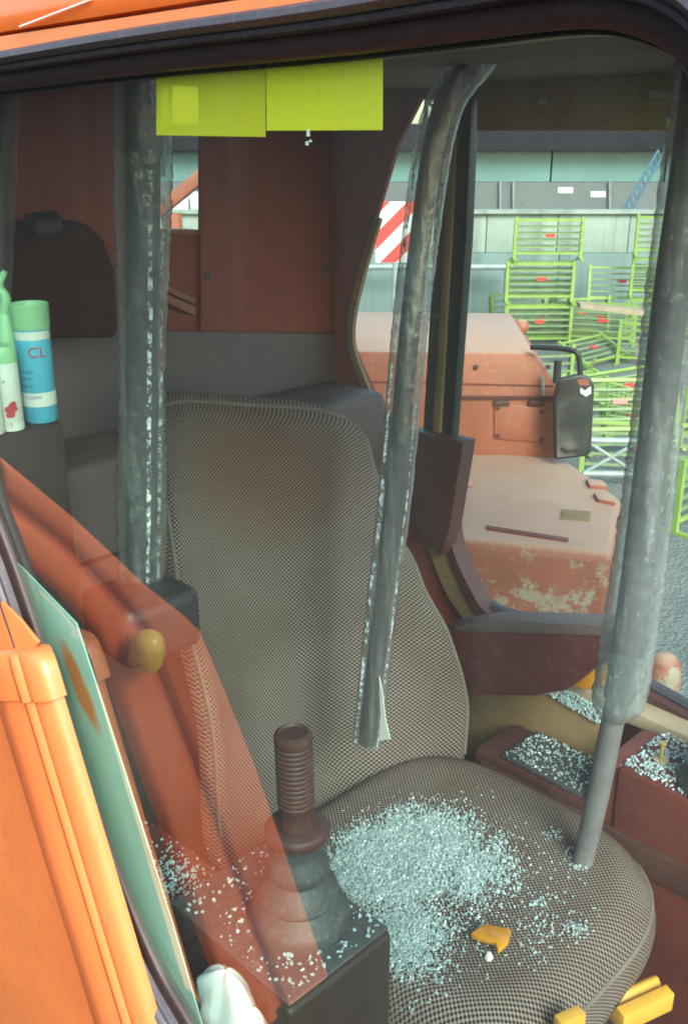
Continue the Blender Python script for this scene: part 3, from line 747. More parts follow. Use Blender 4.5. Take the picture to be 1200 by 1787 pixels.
for k in range(9):
    q = bmesh.new(); bmesh.ops.create_circle(q, segments=8, radius=random.uniform(0.003, 0.005), cap_ends=True)
    bmesh.ops.translate(q, verts=q.verts[:], vec=(random.uniform(-0.006, 0.006), random.uniform(-0.008, 0.008), 0))
    join(b, wrap(q, base, 0.0165, a + 0.1, 0.112 * 0.27, 0.0004 + 0.0001 * k))
obj('picture', b, M['ink_red'], t)
can(-8, 752, 1.208, 0.013, 0.085, 'small pale bottle cut off by the left edge of the picture', 'bottle', M['can_white'], M['can_white'], False, [], name='pale_bottle')
base = pu(14, 600, 1.262); base.z = EYE + zt
t = thing('nozzle_bottle', 'pale green bottle with a twisted nozzle behind the short white can', 'bottle', base)
obj('body', lathe(base, [(0.0, 0), (0.017, 0), (0.018, 0.06), (0.016, 0.115), (0.011, 0.14), (0.008, 0.145), (0, 0.146)]), M['can_green'], t)
obj('nozzle', tube(smooth_path([base + Vector((0, 0, 0.14)), base + Vector((0.004, 0, 0.165)), base + Vector((-0.002, 0.0, 0.18)), base + Vector((0.008, 0, 0.20))], 5), lambda q: 0.009 - 0.005 * q, 10), M['can_green'], t)

bagp = [pu(x, y, 1.56) for x, y in [(22, 402), (60, 388), (110, 383), (160, 388), (188, 420), (206, 470), (214, 592), (15, 592)]]
dz = EYE - 0.394 - min(p.z for p in bagp)
o = own('work_bag', plate([p for p in bagp], AU * 0.09, 0.02, seg=4), M['bag'])
tag(o, 'dark brown slumped work bag on the ledge at the rear left', 'bag')
o = own('black_torch', tube([pu(52, 395, 1.555), pu(98, 392, 1.555)], 0.022, 14), M['black'])
tag(o, 'black torch lying on top of the dark brown work bag', 'torch')
o = own('dark_pad', box((1.16, 0.70, -0.76), (1.30, 0.845, -0.655), 0.022, seg=4), M['black'])
tag(o, 'black armrest pad at the foot of the left wrapped post', 'armrest pad')

# ------------------------------------------------------------------ seat
seat = thing('operator_seat', 'high-backed operator seat in brown and cream woven fabric, strewn with broken glass', 'seat', W(0.85, 1.1, -1.6))
VC = 1.105
def grid_shell(fn, ns, nt_, thick_fn, name, uvfn, parent):
    """front surface fn(s,t) with a solid back"""
    b = bmesh.new(); F = [[b.verts.new(fn(i / ns * 2 - 1, j / nt_)) for i in range(ns + 1)] for j in range(nt_ + 1)]
    K = [[b.verts.new(fn(i / ns * 2 - 1, j / nt_) + thick_fn(i / ns * 2 - 1, j / nt_)) for i in range(ns + 1)] for j in range(nt_ + 1)]
    ul = b.loops.layers.uv.new('UVMap')
    def face(vs, sts):
        f = b.faces.new(vs)
        for l, st in zip(f.loops, sts): l[ul].uv = uvfn(*st)
    for G, fl in ((F, 0), (K, 1)):
        for j in range(nt_):
            for i in range(ns):
                idx = [(i, j), (i + 1, j), (i + 1, j + 1), (i, j + 1)]
                if fl: idx = idx[::-1]
                face([G[q][p] for p, q in idx], [(p / ns * 2 - 1, q / nt_) for p, q in idx])
    edge = [(i, 0) for i in range(ns)] + [(ns, j) for j in range(nt_)] + [(i, nt_) for i in range(ns, 0, -1)] + [(0, j) for j in range(nt_, 0, -1)]
    for a, c in zip(edge, edge[1:] + edge[:1]):
        face([F[a[1]][a[0]], K[a[1]][a[0]], K[c[1]][c[0]], F[c[1]][c[0]]], [(a[0] / ns * 2 - 1, a[1] / nt_)] * 2 + [(c[0] / ns * 2 - 1, c[1] / nt_)] * 2)
    return obj(name, b, M['fabric'], parent, smooth=70)
def interp(tab, t):
    for (a, x), (c, y) in zip(tab, tab[1:]):
        if t <= c:
            k = (t - a) / (c - a); k = k * k * (3 - 2 * k); return x + (y - x) * k
    return tab[-1][1]
HW = [(0.0, 0.29), (0.2, 0.325), (0.38, 0.315), (0.55, 0.285), (0.70, 0.245), (0.9, 0.225), (0.96, 0.222), (1.0, 0.205)]
HWL = [(0.0, 0.25), (0.5, 0.212), (0.9, 0.188), (1.0, 0.165)]
def back_fn(s, t):
    hw = interp(HW, t) if s > 0 else interp(HWL, t)
    z = -1.235 + 0.80 * t - 0.035 * abs(s) ** 5 * max(0, (t - 0.6) / 0.4) - 0.034 * s * t
    u = 1.135 + 0.205 * t + 0.025 * math.sin(t * 3.1) - 0.075 * s
    bol = interp([(0, 0.05), (0.3, 0.085), (0.6, 0.045), (1, 0.012)], t)
    u -= bol * abs(s) ** 2.6
    edge = max(0.0, (abs(s) - 0.88) / 0.12)
    u += 0.035 * edge ** 2
    top = max(0.0, (t - 0.93) / 0.07); u += 0.045 * top ** 2
    # hollow low in the middle
    u += 0.035 * math.exp(-((s - 0.12) / 0.22) ** 2 - ((t - 0.16) / 0.16) ** 2)
    return W(u, VC + 0.008 + hw * s, z)
def back_th(s, t):
    e = min(1 - abs(s), t + 0.2, (1 - t) * 1.2); return AU * (0.02 + 0.09 * min(1, e / 0.25))
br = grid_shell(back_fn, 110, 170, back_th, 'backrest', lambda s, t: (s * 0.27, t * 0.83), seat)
br.cycles.shadow_terminator_geometry_offset = 0.2; br.cycles.shadow_terminator_offset = 0.15
rim_pts = [back_fn(-0.93 + 1.86 * i / 24, 0.985) for i in range(25)] + [back_fn(0.955, 0.97 - 0.9 * i / 30) for i in range(31)]
obj('piping', tube([back_fn(-0.955, 0.07 + 0.9 * i / 30) for i in range(31)] + rim_pts, 0.0042, 8), M['piping'], seat)
UC, AH, BH = 0.852, 0.308, 0.298
def cush_z(u, v):
    x = (u - UC) / AH; y = (v - VC) / BH; r = (abs(x) ** 3.4 + abs(y) ** 3.4) ** (1 / 3.4)
    z = -1.163 + 0.022 * abs(y) ** 2 - 0.02 * math.exp(-((x - 0.35) / 0.5) ** 2 - (y / 0.5) ** 2)
    z -= 0.012 * max(0, -x - 0.2) ** 2
    z -= 0.05 * max(0, min(1.1, r) - 0.8) ** 2 / 0.04 if r > 0.8 else 0
    return z
cb = bmesh.new(); ul = cb.loops.layers.uv.new('UVMap')
NR, NA = 22, 84
def sup(a, r, k=3.4):
    c, s_ = math.cos(a), math.sin(a); d = (abs(c) ** k + abs(s_) ** k) ** (-1 / k); return r * d * c, r * d * s_
rings = []; info = {}
for i in range(NR + 7):
    ring = []
    for j in range(NA):
        a = 2 * math.pi * j / NA
        if i <= NR:
            r = max(i, 0.001) / NR; x, y = sup(a, r); u, v = UC + AH * x, VC + BH * y; z = cush_z(u, v)
        else:
            q = (i - NR) / 6; x, y = sup(a, 1 + 0.035 * math.sin(q * math.pi)); u, v = UC + AH * x, VC + BH * y; z = cush_z(UC + AH * sup(a, 1)[0], VC + BH * sup(a, 1)[1]) - 0.095 * q
        vv = cb.verts.new(W(u, v, z)); ring.append(vv)
        dd = 0 if i <= NR else 0.095 * (i - NR) / 6
        info[vv] = (u - UC + dd * math.cos(a), v - VC + dd * math.sin(a))
    rings.append(ring)
for x, y in zip(rings, rings[1:]):
    for j in range(NA):
        f = cb.faces.new((x[j], x[(j + 1) % NA], y[(j + 1) % NA], y[j]))
        for l in f.loops: l[ul].uv = info[l.vert]
cb.faces.new(rings[-1]); cb.faces.new(rings[0])
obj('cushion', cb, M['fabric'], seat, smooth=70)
obj('piping', tube([W(UC + AH * sup(2 * math.pi * j / 84, 1.0)[0] * 1.004, VC + BH * sup(2 * math.pi * j / 84, 1.0)[1] * 1.004, cush_z(UC + AH * sup(2 * math.pi * j / 84, 1)[0], VC + BH * sup(2 * math.pi * j / 84, 1)[1]) - 0.006) for j in range(84)], 0.004, 8, closed=True), M['piping'], seat)
obj('seat_base', box((0.62, 0.90, -1.6), (1.10, 1.32, -1.262), 0.02), M['black'], seat)
obj('recliner_hinge', lathe(W(1.10, 1.40, -1.17), [(0.0, 0), (0.045, 0), (0.045, 0.02), (0.03, 0.03), (0, 0.03)], AV, 24), M['maroon_dark'], seat)

# ------------------------------------------------------------------ broken glass
def shards(name, pts, smin, smax, label, seed, flat=0.6):
    rnd = random.Random(seed); V = []; Fc = []
    for p in pts:
        k = len(V); s_ = rnd.uniform(smin, smax)
        rot = Matrix.Rotation(rnd.uniform(0, 6.28), 3, Vector((rnd.gauss(0, 1), rnd.gauss(0, 1), rnd.gauss(0, 1))).normalized())
        d = Vector((s_ * rnd.uniform(0.5, 1.2), s_ * rnd.uniform(0.5, 1.0), s_ * flat * rnd.uniform(0.6, 1.0)))
        c8 = [Vector((x * d.x * rnd.uniform(0.5, 1.1), y * d.y * rnd.uniform(0.5, 1.1), z * d.z)) / 2 for x in (-1, 1) for y in (-1, 1) for z in (-1, 1)]
        V += [p + rot @ q for q in c8]
        for f in ((0, 1, 3, 2), (4, 6, 7, 5), (0, 4, 5, 1), (2, 3, 7, 6), (0, 2, 6, 4), (1, 5, 7, 3)): Fc.append(tuple(k + i for i in f))
    me = bpy.data.meshes.new(name); me.from_pydata([tuple(v) for v in V], [], Fc); me.update(); me.materials.append(M['shard'])
    o = bpy.data.objects.new(name, me); C.objects.link(o); o['kind'] = 'stuff'; o['label'] = label; o['category'] = 'broken glass'; return o
def inside(x, y, poly):
    r = False
    for i in range(len(poly)):
        (a, b_), (c, d) = poly[i], poly[i - 1]
        if (b_ > y) != (d > y) and x < (c - a) * (y - b_) / (d - b_) + a: r = not r
    return r
def cush_hit(px, py):
    z = -1.165
    for _ in range(4):
        p = pz(px, py, z); u, v, _z = uvz(p); z = cush_z(u, v)
    p = pz(px, py, z); return p
dense = [(572, 1462), (620, 1432), (700, 1408), (770, 1396), (800, 1432), (830, 1462), (880, 1478), (884, 1520), (850, 1555), (800, 1590), (740, 1610), (700, 1600), (640, 1580), (590, 1550), (565, 1510)]
halo = [(575, 1450), (700, 1400), (850, 1370), (920, 1440), (1000, 1480), (1060, 1600), (960, 1690), (820, 1720), (700, 1780), (640, 1660)]
rnd = random.Random(11); pts = []
rim = [uvz(cush_hit(x, y)) for x, y in dense]
cu_, cv_ = sum(r[0] for r in rim) / len(rim), sum(r[1] for r in rim) / len(rim)
def ok_seat(p): u, v, z = uvz(p); return abs((u - UC) / AH) ** 3.4 + abs((v - VC) / BH) ** 3.4 < 1.0
from mathutils import noise as mnoise
def dens(x, y):
    # how thickly the glass lies at a spot of the cushion: a lopsided drift with thin arms, broken up by hollows
    a = math.exp(-(((x - 700) / 125) ** 2 + ((y - 1500 + 0.20 * (x - 700)) / 82) ** 2) ** 1.6)
    b = 0.75 * math.exp(-((x - 800) / 85) ** 2 - ((y - 1520) / 48) ** 2)
    c = 0.62 * math.exp(-((x - 710) / 70) ** 2 - ((y - 1635) / 66) ** 2)
    d = 0.5 * math.exp(-((x - 868) / 22) ** 2 - ((y - 1490) / 34) ** 2)
    n = 0.55 + 0.9 * mnoise.noise(Vector((x / 42, y / 30, 3.1))) + 0.45 * mnoise.noise(Vector((x / 15, y / 11, 7.7)))
    return max(a, b, c, d) * (0.78 + 0.46 * n)
dust = []
while len(pts) < 21000 or len(dust) < 32000:
    x, y = rnd.uniform(560, 960), rnd.uniform(1380, 1787)
    q = dens(x, y)
    if rnd.random() < q * q * 1.3:
        p = cush_hit(x, y)
        if not ok_seat(p): continue
        if len(pts) < 21000: pts.append(p + AZ * (rnd.uniform(0.0, 0.004) + 0.009 * q * rnd.random()))
        dust.append(p + AZ * rnd.uniform(0.0, 0.004))
shards('glass_dust', dust, 0.0010, 0.0026, 'fine frosty glass dust under the heap on the seat cushion', 31)
flakes = []
while len(flakes) < 300:
    x, y = rnd.gauss(715, 95), rnd.gauss(1515, 72)
    if inside(x, y, halo) and dens(x, y) > 0.25:
        p = cush_hit(x, y)
        if ok_seat(p): flakes.append(p + AZ * rnd.uniform(0.002, 0.011))
shards('glass_flake', flakes, 0.005, 0.011, 'larger flat flakes of broken glass lying in the heap on the seat', 21, flat=0.22)
spots = [(835, 1445, 10, 40), (860, 1500, 18, 90), (965, 1460, 10, 40), (1010, 1515, 9, 60), (1000, 1490, 8, 30), (935, 1577, 9, 50), (950, 1620, 30, 110), (1005, 1625, 12, 70), (760, 1690, 16, 50), (700, 1650, 22, 260), (690, 1690, 14, 60), (880, 1545, 25, 60), (720, 1610, 40, 500), (820, 1590, 40, 220)]
for x0, y0, sg, n in spots:
    for _ in range(n):
        p = cush_hit(rnd.gauss(x0, sg), rnd.gauss(y0, sg * 0.6))
        if ok_seat(p): pts.append(p + AZ * rnd.uniform(0.001, 0.006))
k = 0
while k < 650:
    x, y = rnd.uniform(570, 1080), rnd.uniform(1370, 1780)
    if inside(x, y, halo):
        p = cush_hit(x, y)
        if ok_seat(p): pts.append(p + AZ * 0.002); k += 1
shards('broken_glass', pts, 0.0012, 0.0046, 'heap of crushed pale green safety glass on the seat cushion', 5)

# ------------------------------------------------------------------ consoles
con = thing('joystick_console', 'dark brown console box with a ribbed joystick beside the near edge of the seat', 'console', W(0.82, 0.70, -1.6))
zc = -1.0
obj('console_box', box((0.695, 0.60, -1.55), (0.955, 0.790, zc), 0.010, seg=3), M['box_brown'], con)
obj('top_plate', plate([W(0.700, 0.605, zc + 0.0015), W(0.950, 0.605, zc + 0.0015), W(0.950, 0.786, zc + 0.0015), W(0.700, 0.786, zc + 0.0015)], AZ * 0.006, 0.003), M['boot'], con)
jb = W(0.800, 0.713, zc + 0.008)
boot = obj('rubber_boot', lathe(jb, [(0.0, 0), (0.070, 0), (0.070, 0.012), (0.066, 0.020), (0.054, 0.030), (0.050, 0.036), (0.056, 0.044), (0.052, 0.056), (0.041, 0.068), (0.038, 0.074), (0.043, 0.082), (0.041, 0.094), (0.032, 0.108), (0.030, 0.118), (0.034, 0.124), (0.032, 0.134), (0.0, 0.136)], AZ, 40), M['boot'], con, smooth=50)
jax = Vector((-0.02, 0.0, 1)).normalized()
hp = [(0.0, 0), (0.040, 0), (0.043, 0.005), (0.043, 0.014), (0.040, 0.018), (0.024, 0.020), (0.023, 0.030)]
z = 0.050
hp += [(0.0225, 0.048)]
for i in range(13): hp += [(0.0238, z), (0.0245, z + 0.0022), (0.0245, z + 0.0045), (0.0232, z + 0.0062)]; z += 0.0072
hp += [(0.0248, z + 0.003), (0.0255, z + 0.008), (0.0245, z + 0.013), (0.019, z + 0.016), (0.017, z + 0.013), (0, z + 0.012)]
obj('joystick_handle', lathe(jb + AZ * 0.135, hp, jax, 36), M['maroon_dark'], con, smooth=50)
pts = []
for _ in range(520):
    u, v = rnd.uniform(0.705, 0.945), rnd.uniform(0.61, 0.782)
    if (u - 0.8) ** 2 + (v - 0.713) ** 2 > 0.0052 and rnd.random() < (0.9 if u < 0.80 else 0.5): pts.append(W(u, v, zc + 0.011))
shards('broken_glass', pts, 0.002, 0.006, 'loose glass crumbs on the top plate around the joystick boot', 6)
pts = [W(rnd.uniform(0.97, 1.2), rnd.uniform(0.575, 0.71), -1.027) for _ in range(200)] + [W(rnd.gauss(1.02, 0.035), rnd.gauss(0.64, 0.03), -1.025 + rnd.uniform(0, 0.008)) for _ in range(420)]
shards('broken_glass', pts, 0.002, 0.006, 'glass crumbs on the side ledge behind the joystick console', 8)

zf = -1.035
fc = thing('far_console', 'maroon control console along the far side of the seat, covered with glass crumbs', 'console', W(0.6, 1.45, -1.6))
obj('console_box', box((0.36, 1.385, -1.6), (0.70, 1.545, zf), 0.008), M['maroon'], fc)
obj('front_riser', box((0.70, 1.392, -1.6), (0.735, 1.54, zf - 0.004), 0.006), M['maroon'], fc)
obj('side_lip', box((0.30, 1.376, -1.22), (0.99, 1.387, -1.16), 0.004), M['maroon_dark'], fc)
obj('rear_block', box((0.735, 1.40, -1.6), (1.03, 1.545, -1.155), 0.018), M['maroon_dark'], fc)
obj('tray', box((0.78, 1.41, -1.157), (0.965, 1.535, -1.148), 0.003), M['boot'], fc)
kb = W(0.545, 1.455, zf + 0.001)
obj('rubber_boot', lathe(kb, [(0.0, 0), (0.070, 0), (0.070, 0.015), (0.052, 0.032), (0.050, 0.045), (0.055, 0.06), (0.038, 0.08), (0.04, 0.1), (0, 0.11)], AZ, 32), M['boot'], fc, smooth=50)
sp = W(0.655, 1.455, zf)
obj('screw_peg', lathe(sp, [(0.0, 0), (0.014, 0), (0.014, 0.006), (0.004, 0.008), (0.004, 0.035), (0.007, 0.037), (0.007, 0.040), (0, 0.041)], AZ, 16), M['brass'], fc)
pts = [W(rnd.uniform(0.40, 0.697), rnd.uniform(1.39, 1.54), zf + rnd.uniform(0.002, 0.007)) for _ in range(1500)]
shards('broken_glass', pts * 2, 0.0018, 0.006, 'glass crumbs on top of the far console round the small peg', 9)
pts = [W(rnd.uniform(0.785, 0.96), rnd.uniform(1.415, 1.53), -1.146) for _ in range(420)]
shards('broken_glass', pts, 0.002, 0.006, 'glass crumbs in the grey tray behind the seat cushion', 10)
# ochre storage box with a beige ledge at the far wall
ob = thing('ochre_locker', 'ochre locker with a beige lid against the far wall behind the console', 'locker', W(1.0, 1.58, -1.6))
obj('locker_body', plate([pv(x, y, 1.552) for x, y in [(790, 1200), (985, 1195), (1060, 1250), (1060, 1420), (790, 1420)]], AV * 0.045, 0.004), M['ochre'], ob)
obj('lid', plate([pv(x, y, 1.550) for x, y in [(940, 1196), (985, 1190), (1215, 1293), (1215, 1310), (1090, 1262)]], AV * 0.055, 0.003), M['beige'], ob)
pts = []
while len(pts) < 420:
    x, y = rnd.uniform(945, 1055), rnd.uniform(1200, 1262)
    if inside(x, y, [(945, 1206), (990, 1204), (1050, 1238), (1055, 1262), (1040, 1262)]): pts.append(pv(x, y, 1.547))
shards('broken_glass', pts, 0.002, 0.007, 'glass crumbs on the beige locker lid under the amber lamp', 12)
# maroon armrest with a worn grey top
ar = thing('armrest', 'maroon armrest with scuffed side and worn grey top, right of the backrest', 'armrest', W(1.0, 1.46, -1.0))
obj('pad', plate([pv(x, y, 1.44) for x, y in [(770, 1094), (800, 1092), (850, 1086), (1075, 1100), (1078, 1150), (1035, 1166), (985, 1206), (930, 1216), (830, 1214), (790, 1190)]], AV * 0.06, 0.008, seg=3), M['maroon_worn'], ar)
obj('top_strip', plate([pv(x, y, 1.437) for x, y in [(790, 1093), (850, 1083), (1075, 1093), (1075, 1112), (860, 1104), (800, 1103)]], AV * 0.066, 0.003), M['grey_panel'], ar)
o = own('amber_lamp', plate([pv(x, y, 1.52) for x, y in [(988, 1194), (1010, 1166), (1046, 1164), (1050, 1200), (1020, 1206)]], AV * 0.03, 0.005), M['amber'])
tag(o, 'amber plastic lamp lens tucked under the end of the maroon armrest', 'lamp lens')

# ------------------------------------------------------------------ yellow bits
p = cush_hit(855, 1650); n0 = uvz(p)
o = own('amber_fragment', plate([pz(x, y, n0[2] + 0.012) for x, y in [(820, 1637), (842, 1620), (892, 1630), (886, 1652), (868, 1668), (862, 1652), (835, 1645)]], AZ * 0.011, 0.003), M['amber'])
tag(o, 'broken amber plastic fragment lying on the seat cushion', 'fragment')
o = own('white_chip', lathe(cush_hit(852, 1674) + AZ * 0.001, [(0.0, 0), (0.006, 0.0), (0.007, 0.004), (0.003, 0.012), (0, 0.013)], AZ, 7), M['white'])
tag(o, 'small white chip just below the amber fragment on the cushion', 'chip')
ped = thing('yellow_pedal', 'yellow notched pedal block below the front edge of the cushion', 'pedal', pz(1110, 1760, -1.32))
pc = pz(1112, 1745, -1.29)
ax = (pz(1160, 1712, -1.29) - pz(1072, 1752, -1.29)); L = ax.length * 0.98; ax.normalize(); ay = Vector((0, 0, 1)).cross(ax)
nprof = [(-0.024, -0.022), (0.026, -0.022), (0.026, 0.014), (0.006, 0.016), (0.000, 0.002), (-0.010, 0.014), (-0.016, 0.014), (-0.024, 0.008)]
nb = plate([pc - ax * L / 2 - ay * a + AZ * c for a, c in nprof], ax * L, 0.002)
obj('block', nb, M['yellow'], ped)
obj('stalk', tube([pc - AZ * 0.02, pc - AZ * 0.3 + ay * 0.1], 0.010, 10), M['black'], ped)
ped2 = thing('yellow_pedal', 'yellow pedal cut off by the bottom edge, left of the notched one', 'pedal', pz(990, 1800, -1.30))
pc2 = pz(992, 1790, -1.185)
obj('block', plate([pc2 - ax * 0.022 - ay * a + AZ * c for a, c in [(-0.010, -0.04), (0.010, -0.04), (0.010, 0.022), (-0.010, 0.022)]], ax * 0.044, 0.003), M['yellow'], ped2)
obj('stalk', tube([pc2 - AZ * 0.03, pc2 - AZ * 0.3 + ay * 0.1], 0.010, 10), M['black'], ped2)

# ------------------------------------------------------------------ wrapped posts
def post_thing(label, path, r_in, r_out, base, span=(0.0, 1.0), inner='steel_dark', outer='film', wob=0.05):
    t = thing('wrapped_post', label, 'post', base, 'plastic-wrapped posts in the cab')
    obj('steel_pole', tube(path, r_in, 14), M[inner], t)
    n = len(path); a, c = int(span[0] * (n - 1)), int(span[1] * (n - 1))
    pp = path[a:c + 1]
    fine = []
    for a_, b_ in zip(pp, pp[1:]):
        st = max(1, int((b_ - a_).length / 0.006)); fine += [a_.lerp(b_, q / st) for q in range(st)]
    obj('plastic_wrap', tube(fine + [pp[-1]], r_out, 26, wob=wob, cap=False), M[outer], t, smooth=80)
    return t
def dense_path(pts, n): return smooth_path(pts, n)
# left
tA = W(1.165, 0.80, 0.10); bA = W(1.265, 0.80, -0.66)
pth = dense_path([tA, tA.lerp(bA, 0.33), tA.lerp(bA, 0.66), bA], 14)
t = post_thing('left wrapped grey post beside the yellow notes, ending at the black pad', pth, 0.024, lambda q: 0.036 + 0.003 * math.sin(q * 9), bA, outer='bubble_dark')
obj('wrap_seam', tube([p - AU * 0.036 - AV * 0.012 for p in pth], 0.0032, 6, wob=0.4), M['seam'], t)  # line of highlights on the wrap, set in as a speckled white strand
obj('wrap_seam', tube([p - AU * 0.030 + AV * 0.012 for p in pth], 0.0028, 6, wob=0.4), M['seam'], t)
# far left, cut by the frame
tB = pu(14, 90, 1.44); bB = pu(-6, 560, 1.50)
pth = dense_path([tB, tB.lerp(bB, 0.5), bB], 14)
post_thing('thin wrapped post cut off at the left edge above the cans', pth, 0.008, 0.021, bB, outer='film_thin')
# middle, bent over at the top
mp = [pv(905, -10, 1.235), pv(868, 45, 1.22), pv(832, 100, 1.21), pv(783, 165, 1.19), pv(757, 250, 1.17), pv(735, 400, 1.155), pv(712, 600, 1.13), pv(690, 850, 1.11), pv(664, 1080, 1.10), pv(640, 1295, 1.095)]
pth = dense_path(mp, 8)
t = post_thing('bent wrapped post curving over at the top, standing in the hollow of the backrest', pth, 0.016, lambda q: 0.0285 - 0.002 * q, mp[-1], outer='bubble_dark', wob=0.03)
obj('wrap_seam', tube([p - Vector((0.024 - 0.003 * i / len(pth), 0.014, 0)) for i, p in enumerate(pth[16:])], 0.0026, 6, wob=0.5), M['seam'], t)
obj('wrap_seam', tube([p - Vector((-0.020 + 0.003 * i / len(pth), 0.018, 0)) for i, p in enumerate(pth[10:])], 0.0018, 6, wob=0.5), M['seam'], t)
obj('torn_tail', plate([pv(x, y, 1.075) for x, y in [(661, 1180), (667, 1210), (672, 1255), (680, 1290), (660, 1293), (664, 1250)]], AV * 0.0015), M['white_rag'], t)
# right, its foot on the cushion
rp = [pv(1252, -90, 1.17), pv(1222, 150, 1.18), pv(1198, 330, 1.19), pv(1170, 520, 1.20), pv(1142, 760, 1.22), pv(1112, 1000, 1.24), pv(1086, 1180, 1.25), pv(1070, 1250, 1.255), pv(1042, 1390, 1.265), cush_hit(1016, 1502)]
pth = dense_path(rp, 8)
t = post_thing('thick wrapped post at the right, its bare steel foot on the cushion', pth, 0.0185, lambda q: 0.030 + 0.002 * math.sin(q * 9) + 0.010 * q, rp[-1], span=(0.0, 0.735), inner='steel', outer='bubble', wob=0.055)
obj('dark_sleeve', tube(pth[:53], 0.0235, 16, wob=0.01), M['sleeve'], t)
obj('wrap_cuff', tube(pth[45:57], lambda q: 0.041 - 0.018 * max(0, q - 0.8) / 0.2, 20, wob=0.04, cap=False), M['film'], t, smooth=80)

# ------------------------------------------------------------------ the machine body beyond the far window
hood = thing('engine_housing', 'tall faded orange engine housing with a sloped shoulder, seen past the far window post', 'engine housing', py_(820, 800, 3.3))
fpx = [(560, 806), (970, 806), (970, 672), (930, 616), (560, 612)]
hb = plate([py_(x, y, 3.07) for x, y in fpx], Vector((0.05, 0.78, 0)), 0.008)
bdy = obj('housing_body', hb, M['faded'], hood)
obj('door_seam', wbox(py_(890, 693, 3.062), (0.5, 0.01, 0.006)), M['maroon_dark'], hood)
obj('vent_panel', plate([py_(x, y, 3.064) for x, y in [(862, 705), (950, 712), (950, 772), (862, 766)]], Vector((0, 0.008, 0)), 0.002), M['faded'], hood)
for (x, y) in ((668, 705), (868, 711), (944, 718), (944, 766), (868, 760), (955, 640), (830, 640)):
    obj('bolt', lathe(py_(x, y, 3.066), [(0, 0), (0.008, 0), (0.008, 0.004), (0, 0.006)], Vector((0, -1, 0)), 8), M['maroon_dark'], hood)
for x in (875, 935):
    obj('hinge', wbox(py_(x, 703, 3.062), (0.05, 0.012, 0.016), 0.002), M['maroon_dark'], hood)
obj('lid_seam', plate([py_(x, y, 3.0685) for x, y in [(600, 664), (966, 672), (966, 675), (600, 667)]], Vector((0, -0.0012, 0))), M['maroon'], hood)
obj('handle', tube([py_(946, 656, 3.05), py_(947, 690, 3.05)], 0.005, 8), M['galv'], hood)
o = own('orange_ball_knob', lathe(py_(907, 583, 3.75), [(0, 0), (0.02, 0.002), (0.032, 0.02), (0.032, 0.036), (0.02, 0.052), (0, 0.058)], AZ, 20), M['faded'])
tag(o, 'round orange knob standing beside the engine housing top', 'knob')
mir_t = thing('wing_mirror', 'square wing mirror in a black frame beside the engine housing', 'mirror', py_(1003, 800, 2.95))
mpx = [(974, 662), (1012, 654), (1030, 660), (1037, 672), (1031, 790), (1022, 797), (968, 803), (966, 700)]
fr_ = obj('mirror_frame', plate([py_(x, y, 2.95) for x, y in mpx], Vector((0, 0.03, 0)), 0.006), M['black'], mir_t)
cxm, cym = 1002, 728
mb = plate([py_(cxm + (x - cxm) * 0.9, cym + (y - cym) * 0.94, 2.947) for x, y in mpx], Vector((0, 0.004, 0)), 0.0)
obj('mirror_glass', mb, M['mirror'], mir_t)
obj('sticker', plate([py_(x, y, 2.9455) for x, y in [(1012, 676), (1020, 682), (1030, 674), (1031, 686), (1022, 692), (1012, 686)]], Vector((0, 0.001, 0))), M['white'], mir_t)
obj('sticker', plate([py_(x, y, 2.9455) for x, y in [(1006, 662), (1026, 663), (1028, 673), (1010, 672)]], Vector((0, 0.001, 0))), M['faded'], mir_t)
obj('bracket', tube(smooth_path([py_(926, 606, 3.05), py_(975, 608, 3.0), py_(1003, 614, 2.97), py_(1010, 628, 2.965), py_(1012, 660, 2.965)], 6), 0.0085, 10), M['black'], mir_t)
obj('bracket_stub', tube([py_(973, 628, 2.965), py_(970, 668, 2.965)], 0.012, 10), M['black'], mir_t)

deck = thing('counterweight_deck', 'scuffed orange deck with a dusty top below the engine housing', 'machine deck', pz(930, 860, -1.9))
dpx = [(540, 778), (800, 784), (985, 796), (1052, 842), (1090, 872), (1073, 968), (783, 938), (560, 905)]
obj('deck_body', plate([pz(x, y, -0.95) for x, y in dpx], Vector((0, 0, -0.9)), 0.03, seg=4), M['scuffed'], deck)
obj('step_lug', plate([pz(x, y, -0.938) for x, y in [(1022, 834), (1052, 838), (1060, 848), (1028, 846)]], Vector((0, 0, -0.03)), 0.003), M['faded'], deck)
obj('step_lug', plate([pz(x, y, -0.938) for x, y in [(1034, 858), (1066, 864), (1074, 876), (1042, 870)]], Vector((0, 0, -0.03)), 0.006), M['faded'], deck)
obj('slot_rib', plate([pz(x, y, -0.945) for x, y in [(848, 916), (992, 938), (990, 944), (848, 922)]], Vector((0, 0, -0.02)), 0.002), M['maroon'], deck)
obj('grille', plate([pz(x, y, -0.946) for x, y in [(980, 888), (1030, 892), (1028, 908), (978, 904)]], Vector((0, 0, -0.01)), 0.001), M['ochre'], deck)
obj('filler_plate', lathe(pz(806, 846, -0.951), [(0, 0), (0.035, 0), (0.035, 0.006), (0, 0.007)], AZ, 20), M['faded'], deck)
o = own('orange_bollard', lathe(pz(1150, 1215, -1.62), [(0, 0), (0.055, 0), (0.058, 0.08), (0.05, 0.12), (0.03, 0.145), (0, 0.152)], AZ, 24), M['scuffed'])
o.location.z -= 0.0
tag(o, 'rounded faded orange post top beyond the far window sill at the right', 'post')

